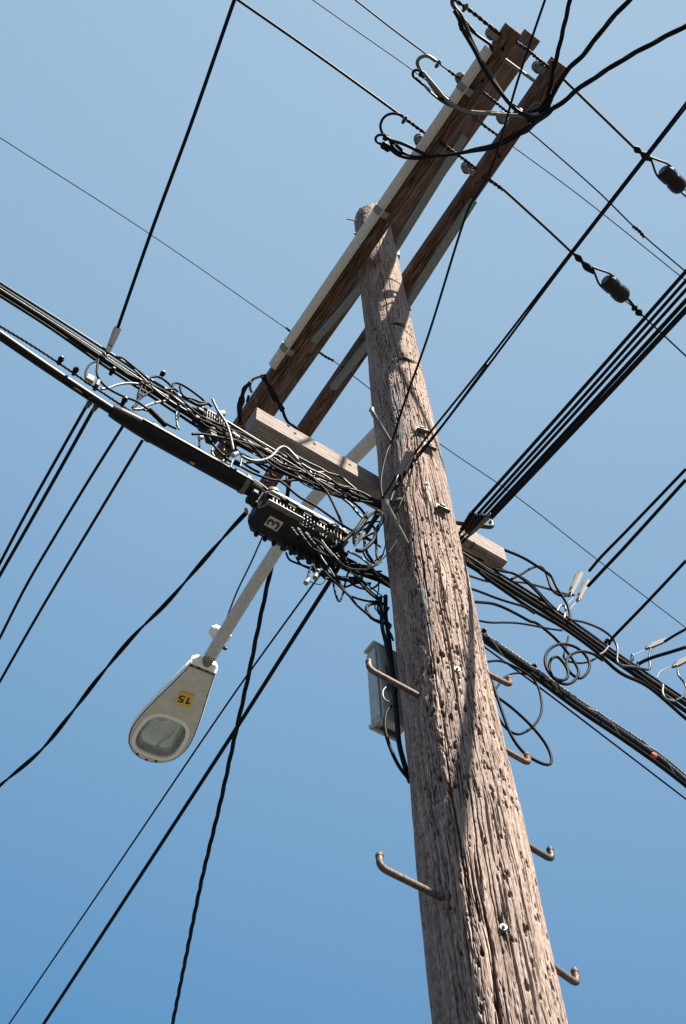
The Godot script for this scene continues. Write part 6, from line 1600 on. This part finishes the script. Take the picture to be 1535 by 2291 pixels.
	wire("slack_wire", "small inner ring of the round coil", "wire", "slack wires along the bundle right of the pole", M.black, 0.0065, [V(-0.219,4.901,-0.826), V(-0.217,4.914,-0.802), V(-0.217,4.951,-0.795), V(-0.218,5.015,-0.814), V(-0.222,5.071,-0.852), V(-0.225,5.093,-0.887), V(-0.227,5.069,-0.915), V(-0.228,5.025,-0.923), V(-0.226,4.97,-0.899), V(-0.222,4.924,-0.852), V(-0.218,4.911,-0.815)], 1, 0.25)
	wire("slack_wire", "third wire below the bundle leaving the pole's right edge almost level", "wire", "slack wires along the bundle right of the pole", M.black, 0.0047, [V(-0.18,4.925,-0.337), V(-0.186,4.968,-0.398), V(-0.194,5.024,-0.487), V(-0.201,5.088,-0.568), V(-0.21,5.16,-0.663), V(-0.218,5.221,-0.76), V(-0.229,5.292,-0.88), V(-0.238,5.358,-0.983)], 1, 0.25)
	wire("slack_wire", "sunlit wire leaving the timber end and joining the bundle", "wire", "slack wires along the bundle right of the pole", M.black, 0.0060, [V(-0.182,5.455,-0.575), V(-0.187,5.487,-0.634), V(-0.193,5.533,-0.703), V(-0.198,5.544,-0.754), V(-0.203,5.532,-0.812), V(-0.207,5.506,-0.86), V(-0.211,5.463,-0.905), V(-0.215,5.432,-0.946)], 1, 0.25)
	wire("slack_wire", "thin wire looping behind the round coil", "wire", "slack wires along the bundle right of the pole", M.black, 0.0049, [V(-0.265,5.393,-1.054), V(-0.261,5.301,-1.015), V(-0.258,5.209,-0.974), V(-0.257,5.171,-0.966), V(-0.26,5.174,-0.997), V(-0.267,5.223,-1.078), V(-0.275,5.298,-1.163), V(-0.282,5.387,-1.242)], 1, 0.25)
	wire("slack_wire", "long curved wire hanging in a step below the slim clamp", "wire", "slack wires along the bundle right of the pole", M.grey_wire, 0.0064, [V(-0.236,5.493,-1.068), V(-0.245,5.554,-1.163), V(-0.254,5.598,-1.262), V(-0.26,5.613,-1.334), V(-0.264,5.598,-1.382), V(-0.266,5.543,-1.397), V(-0.263,5.446,-1.363), V(-0.261,5.387,-1.348), V(-0.265,5.402,-1.393), V(-0.273,5.458,-1.479), V(-0.279,5.497,-1.548), V(-0.285,5.535,-1.61), V(-0.288,5.585,-1.641), V(-0.29,5.671,-1.667), V(-0.295,5.772,-1.721)], 1, 0.25)
	wire("slack_wire", "crooked pale wire on the bundle near the right edge", "wire", "slack wires along the bundle right of the pole", M.pale_wire, 0.0053, [V(-0.279,5.469,-1.656), V(-0.28,5.455,-1.671), V(-0.277,5.375,-1.635), V(-0.278,5.341,-1.644), V(-0.285,5.375,-1.72)], 1, 0.25)
	wire("slack_wire", "wire bowing out below the rightmost pale clamp", "wire", "slack wires along the bundle right of the pole", M.grey_wire, 0.0056, [V(-0.313,5.765,-1.918), V(-0.311,5.696,-1.896), V(-0.313,5.655,-1.922), V(-0.312,5.603,-1.91), V(-0.305,5.496,-1.838), V(-0.298,5.415,-1.754)], 1, 0.25)
	wire("slack_wire", "pale stub wire under the single tied drop", "wire", "slack wires along the bundle right of the pole", M.pale_wire, 0.0041, [V(-0.226,5.309,-1.182), V(-0.231,5.368,-1.233), V(-0.236,5.445,-1.285)], 1, 0.25)
	wire("slack_wire", "upper slack loop below the lower right cable", "wire", "", M.black, 0.0051, [V(-0.209,4.736,-0.387), V(-0.213,4.766,-0.435), V(-0.222,4.832,-0.516), V(-0.228,4.857,-0.583), V(-0.237,4.869,-0.666), V(-0.242,4.857,-0.717), V(-0.243,4.779,-0.729), V(-0.241,4.671,-0.706), V(-0.233,4.541,-0.63), V(-0.223,4.434,-0.531), V(-0.217,4.42,-0.471), V(-0.213,4.46,-0.432), V(-0.212,4.564,-0.42)], 1, 0.25)
	wire("slack_wire", "lower slack loop hanging farthest down right of the pole", "wire", "", M.black, 0.0057, [V(-0.188,4.569,-0.38), V(-0.192,4.546,-0.416), V(-0.2,4.536,-0.496), V(-0.208,4.506,-0.579), V(-0.215,4.451,-0.648), V(-0.216,4.379,-0.664), V(-0.213,4.328,-0.632), V(-0.205,4.307,-0.547), V(-0.2,4.321,-0.495), V(-0.196,4.37,-0.459), V(-0.194,4.441,-0.443), V(-0.193,4.534,-0.43), V(-0.191,4.638,-0.414)], 1, 0.25)
	wire("slack_wire", "short arc of wire between the upper slack loop and the pole", "wire", "", M.black, 0.0044, [V(-0.226,4.626,-0.458), V(-0.233,4.755,-0.535), V(-0.241,4.839,-0.614), V(-0.251,4.898,-0.709)], 1, 0.25)
	wire("bail_wire", "left bail wire under the pale twin clamp", "wire", "", M.steel, 0.0021, [V(-0.267,5.785,-1.192), V(-0.261,5.687,-1.125), V(-0.257,5.606,-1.076)], 1, 0.25)
	wire("bail_wire", "right bail wire under the pale twin clamp", "wire", "", M.steel, 0.0021, [V(-0.27,5.782,-1.218), V(-0.263,5.675,-1.147), V(-0.259,5.586,-1.094)], 1, 0.25)
	wire("bail_wire", "fine bail wire from the slim clamp to its ring", "wire", "", M.steel, 0.0022, [V(-0.314,5.786,-1.712), V(-0.306,5.692,-1.624), V(-0.3,5.624,-1.56)], 1, 0.25)
	wire("bail_wire", "fine bail wires below the rightmost pale clamp", "wire", "", M.steel, 0.0022, [V(-0.332,5.8,-1.912), V(-0.325,5.721,-1.831), V(-0.318,5.635,-1.75), V(-0.313,5.559,-1.7)], 1, 0.25)
	sleeve("wire_sleeve", "short fat black sleeve on the long wire above the splice case", "sleeve", "", M.black, V(-0.13,5.097,1.111), V(-0.13,5.045,1.036), 0.0105)
	sleeve("wire_connector", "boxy black connector at the far left of the lower jumpers", "connector", "", M.black, V(0.676,7.72,0.472), V(0.679,7.72,0.412), 0.0223)
	sleeve("wire_connector", "slim black sleeve of the lower jumpers", "connector", "", M.black, V(0.72,7.7,0.407), V(0.713,7.7,0.359), 0.0111)
	sleeve("wire_connector", "round black lump joining the lower jumpers", "connector", "", M.black, V(0.709,7.76,0.48), V(0.715,7.76,0.451), 0.0199)
	sleeve("wire_connector", "round black lump joining the white jumpers", "connector", "", M.black, V(1.089,7.76,0.507), V(1.095,7.76,0.467), 0.0181)
	sleeve("wire_connector", "slim silver sleeve of the white jumpers", "connector", "", M.pale_wire, V(1.057,7.72,0.453), V(1.046,7.72,0.405), 0.0085)
	sleeve("wire_connector", "pale sleeve beside the slim silver one on the white jumpers", "connector", "", M.pale_wire, V(1.082,7.68,0.422), V(1.071,7.68,0.374), 0.0120)
	sleeve("wire_connector", "small dark clamp low on the white jumpers", "connector", "", M.black, V(1.055,7.66,0.359), V(1.06,7.66,0.332), 0.0120)
	sleeve("wire_connector", "black sleeve on the topmost jumper, upper of three", "connector", "", M.black, V(1.439,7.66,0.503), V(1.425,7.66,0.464), 0.0104)
	sleeve("wire_connector", "black sleeve on the topmost jumper, left of three", "connector", "", M.black, V(1.416,7.64,0.498), V(1.39,7.64,0.461), 0.0116)
	sleeve("wire_connector", "black sleeve on the lead entering the conduit", "connector", "", M.black, V(1.422,7.75,0.431), V(1.412,7.75,0.377), 0.0106)
	bolt_clamp("wire_clamp", "bolted clamp holding the lower jumper to its wire", V(0.836,7.84,0.417), V(0,0,-1), 0.034, M.dark_metal, "jumper clamps")
	bolt_clamp("wire_clamp", "bolted clamp holding the white jumper to its wire", V(1.175,7.84,0.434), V(0,0,-1), 0.034, M.dark_metal, "jumper clamps")
	bolt_clamp("wire_clamp", "bolted clamp holding the topmost jumper to its wire", V(1.48,7.84,0.479), V(0,0,-1), 0.034, M.dark_metal, "jumper clamps")
	bolt_clamp("strand_clamp", "bolt clamp standing up on the upper aerial bundle", V(-0.15,5.448,1.095), V(0,0,-1), 0.026, M.matte_black, "strand clamps")
	bolt_clamp("strand_clamp", "leftmost bolt clamp on the twisted steel strand", V(-0.117,5.07,1.463), V(0,0,-1), 0.026, M.matte_black, "strand clamps")
	bolt_clamp("strand_clamp", "second bolt clamp on the twisted steel strand, left of the tan block", V(-0.126,5.07,1.402), V(0,0,-1), 0.026, M.matte_black, "strand clamps")
	bolt_clamp("strand_clamp", "bolt clamp at the left end of the splice case", V(-0.136,5.07,1.205), V(0,0,-1), 0.026, M.matte_black, "strand clamps")
	bolt_clamp("strand_clamp", "bolt clamp where the lower right cable leaves the pole", V(-0.249,5.027,-0.491), V(0,0,-1), 0.026, M.matte_black, "strand clamps")
	bolt_clamp("strand_clamp", "bolt clamp halfway along the lower right cable", V(-0.278,5.017,-0.776), V(0,0,-1), 0.026, M.matte_black, "strand clamps")
	bolt_clamp("strand_clamp", "spiky bolt clamp on the bundle at the single tied drop", V(-0.27,5.551,-1.336), V(0,0,-1), 0.026, M.matte_black, "strand clamps")
	bolt_clamp("strand_clamp", "small bolt clamp hanging below the upper bundle near the wedge clamp", V(-0.16,5.282,1.277), V(0,0,-1), 0.026, M.matte_black, "strand clamps")
	wedge("wedge_clamp", "black wedge clamp at the cable junction on the left", "clamp", "", M.matte_black, V(-0.13,5.571,1.32), V(-0.13,5.334,1.322), 0.0145)
	wedge("wedge_clamp", "big black wedge clamp hanging in front of the pole", "clamp", "", M.matte_black, V(0.16,5.249,0.145), V(0.122,5.1,0.186), 0.0257)
	wedge("drop_clamp", "upper half of the pale twin clamp on the two parallel drops", "clamp", "", M.pale_metal, V(-0.268,6.081,-1.312), V(-0.254,5.775,-1.158), 0.0212)
	wedge("drop_clamp", "lower half of the pale twin clamp on the two parallel drops", "clamp", "", M.pale_metal, V(-0.272,6.046,-1.353), V(-0.259,5.778,-1.214), 0.0190)
	wedge("drop_clamp", "slim pale clamp near the right edge", "clamp", "", M.pale_metal, V(-0.322,5.994,-1.914), V(-0.304,5.783,-1.708), 0.0184)
	wedge("drop_clamp", "rightmost pale clamp cut by the picture edge", "clamp", "", M.pale_metal, V(-0.34,5.998,-2.113), V(-0.322,5.789,-1.91), 0.0210)
	wedge("drop_clamp", "small grey clamp in the coil left of the pole", "clamp", "", M.pale_metal, V(-0.01,4.808,0.275), V(-0.01,4.713,0.311), 0.0103)
	wedge("drop_clamp", "uppermost black clamp of the thick drops right of the pole", "clamp", "", M.matte_black, V(0.146,5.11,-0.15), V(0.058,5.11,-0.16), 0.0113)
	wedge("drop_clamp", "middle black clamp of the thick drops right of the pole", "clamp", "", M.matte_black, V(0.185,5.03,-0.133), V(0.098,5.03,-0.14), 0.0111)
	wedge("drop_clamp", "lowest black clamp of the thick drops right of the pole", "clamp", "", M.matte_black, V(0.227,4.96,-0.118), V(0.127,4.96,-0.123), 0.0125)
	wedge("drop_clamp", "long pale clamp bar under the thick drops right of the pole", "clamp", "", M.pale_metal, V(0.27,4.9,-0.108), V(0.163,4.9,-0.099), 0.0074)
	sleeve("gel_connector", "green wire connector between the two bundles", "connector", "", M.green, V(-0.165,5.295,1.001), V(-0.165,5.327,0.964), 0.0077)
	sleeve("end_cap", "bright white round cap on the upper bundle", "cap", "", M.white, V(-0.12,5.321,0.849), V(-0.12,5.353,0.827), 0.0130)
	sleeve("end_cap", "white fitting at the right end of the dark terminal", "cap", "", M.white, V(-0.12,5.236,0.784), V(-0.12,5.226,0.748), 0.0085)
	sleeve("end_cap", "small white cap on a black post above the splice case", "cap", "", M.white, V(-0.15,5.127,0.901), V(-0.15,5.142,0.883), 0.0091)
	sleeve("cap_post", "black post carrying the small white cap above the splice case", "post", "", M.black, V(-0.16,5.134,0.891), V(-0.16,5.06,0.884), 0.0041)
	sleeve("wire_lug", "bright metal lug on top of the splice case near the terminal box", "lug", "", M.steel, V(-0.15,5.02,0.728), V(-0.15,5.026,0.68), 0.0066)
	sleeve("gel_connector", "white clip with black prongs hanging below the yellow tag", "connector", "", M.white, V(-0.1,5.033,0.778), V(-0.1,5.07,0.758), 0.0098)
	sleeve("gel_connector", "left teal foot of the white clip below the yellow tag", "connector", "", M.teal, V(-0.1,5.003,0.774), V(-0.1,4.942,0.779), 0.0040)
	sleeve("gel_connector", "right teal foot of the white clip below the yellow tag", "connector", "", M.teal, V(-0.1,5.047,0.74), V(-0.1,4.984,0.741), 0.0041)
	sleeve("gel_connector", "black body of the white clip below the yellow tag", "connector", "", M.black, V(-0.1,5.004,0.766), V(-0.1,5.009,0.744), 0.0081)
	sleeve("orange_tie", "small orange tie where the twisted drop leaves the cable", "tie", "", M.orange, V(-0.227,4.96,0.642), V(-0.242,4.96,0.626), 0.0066)
	sleeve("tape_band", "orange tape band on the lower right cable", "tape", "", M.orange, V(-0.348,4.949,-1.475), V(-0.35,4.949,-1.501), 0.0136)
	sleeve("end_cap", "round grey end cap dangling under the terminal box", "cap", "", M.grey_plastic, V(-0.16,4.608,0.408), V(-0.16,4.574,0.421), 0.0092)
	sleeve("end_cap", "long grey end cap beside the round one under the terminal box", "cap", "", M.grey_plastic, V(-0.16,4.692,0.369), V(-0.16,4.633,0.383), 0.0094)
	wire("cap_lead", "short black lead of the round end cap under the terminal box", "wire", "", M.black, 0.0039, [V(-0.16,4.71,0.389), V(-0.16,4.664,0.405), V(-0.16,4.615,0.413)], 1, 0.25)
	wire("cap_lead", "short black lead of the long end cap under the terminal box", "wire", "", M.black, 0.0031, [V(-0.16,4.709,0.387), V(-0.16,4.691,0.383), V(-0.16,4.687,0.37)], 1, 0.25)
	sleeve("taped_splice", "fat taped splice on the leads left of the low crossarm end", "splice", "", M.black, V(-1.049,7.66,0.339), V(-1.107,7.66,0.321), 0.0153)
	sleeve("taped_splice", "second taped splice at the bend of the leads left of the low crossarm end", "splice", "", M.black, V(-0.976,7.66,0.349), V(-1.02,7.66,0.346), 0.0111)
	sleeve("wire_connector", "grey connector hanging on the low crossarm end", "connector", "", M.pale_metal, V(-1.005,7.7,0.282), V(-1.044,7.7,0.236), 0.0084)
	sleeve("wire_connector", "small black connector beside the grey one at the low crossarm end", "connector", "", M.black, V(-1.034,7.7,0.298), V(-1.083,7.7,0.284), 0.0084)
	sleeve("taped_splice", "swollen taped middle of the lead draped over the low crossarm end", "splice", "", M.black, V(-0.913,7.7,0.223), V(-0.974,7.7,0.134), 0.0196)
	sleeve("cable_sleeve", "short black sleeve on the thinner cable at the pole's left edge", "sleeve", "", M.black, V(-0.18,4.861,0.147), V(-0.18,4.866,0.123), 0.0083)
	ring("cable_ring", "dark ring on the bundle under the slim pale clamp", "ring", "", M.steel, V(-0.286,5.577,-1.516), V(-0.287,5.553,-1.518), 0.0140)
	ring("cable_ring", "second dark ring where the thick drop meets the bundle", "ring", "", M.dark_metal, V(-0.289,5.539,-1.543), V(-0.289,5.515,-1.544), 0.0150)
	hook("bail_hook", "steel hook below the pale twin clamp", "hook", "", M.steel, V(-0.24,5.514,-0.998), V(-0.246,5.609,-1.069), 0.0052)
	insulator("strain_insulator", "lower strain insulator with a wire loop, above the thick drops", "insulator", "strain insulators on the right", M.dark_glaze, V(0.747,7.95,-1.073), V(0.708,7.95,-1.382), 0.0527)
	insulator("strain_insulator", "upper strain insulator with a wire loop, near the right edge", "insulator", "strain insulators on the right", M.dark_glaze, V(1.439,7.95,-0.923), V(1.404,7.95,-1.209), 0.0499)
	lumpy_grip("insulator_grip", "lumpy grip before the lower strain insulator", "wire grip", "", M.black, V(0.752,7.95,-0.925), V(0.721,7.95,-1.106), 0.0178)
	lumpy_grip("insulator_grip", "lumpy grip before the upper strain insulator", "wire grip", "", M.black, V(1.43,7.95,-0.799), V(1.428,7.95,-0.944), 0.0169)
	lumpy_grip("insulator_grip", "small knotted grip after the lower strain insulator", "wire grip", "", M.black, V(0.696,7.95,-1.45), V(0.679,7.95,-1.544), 0.0183)
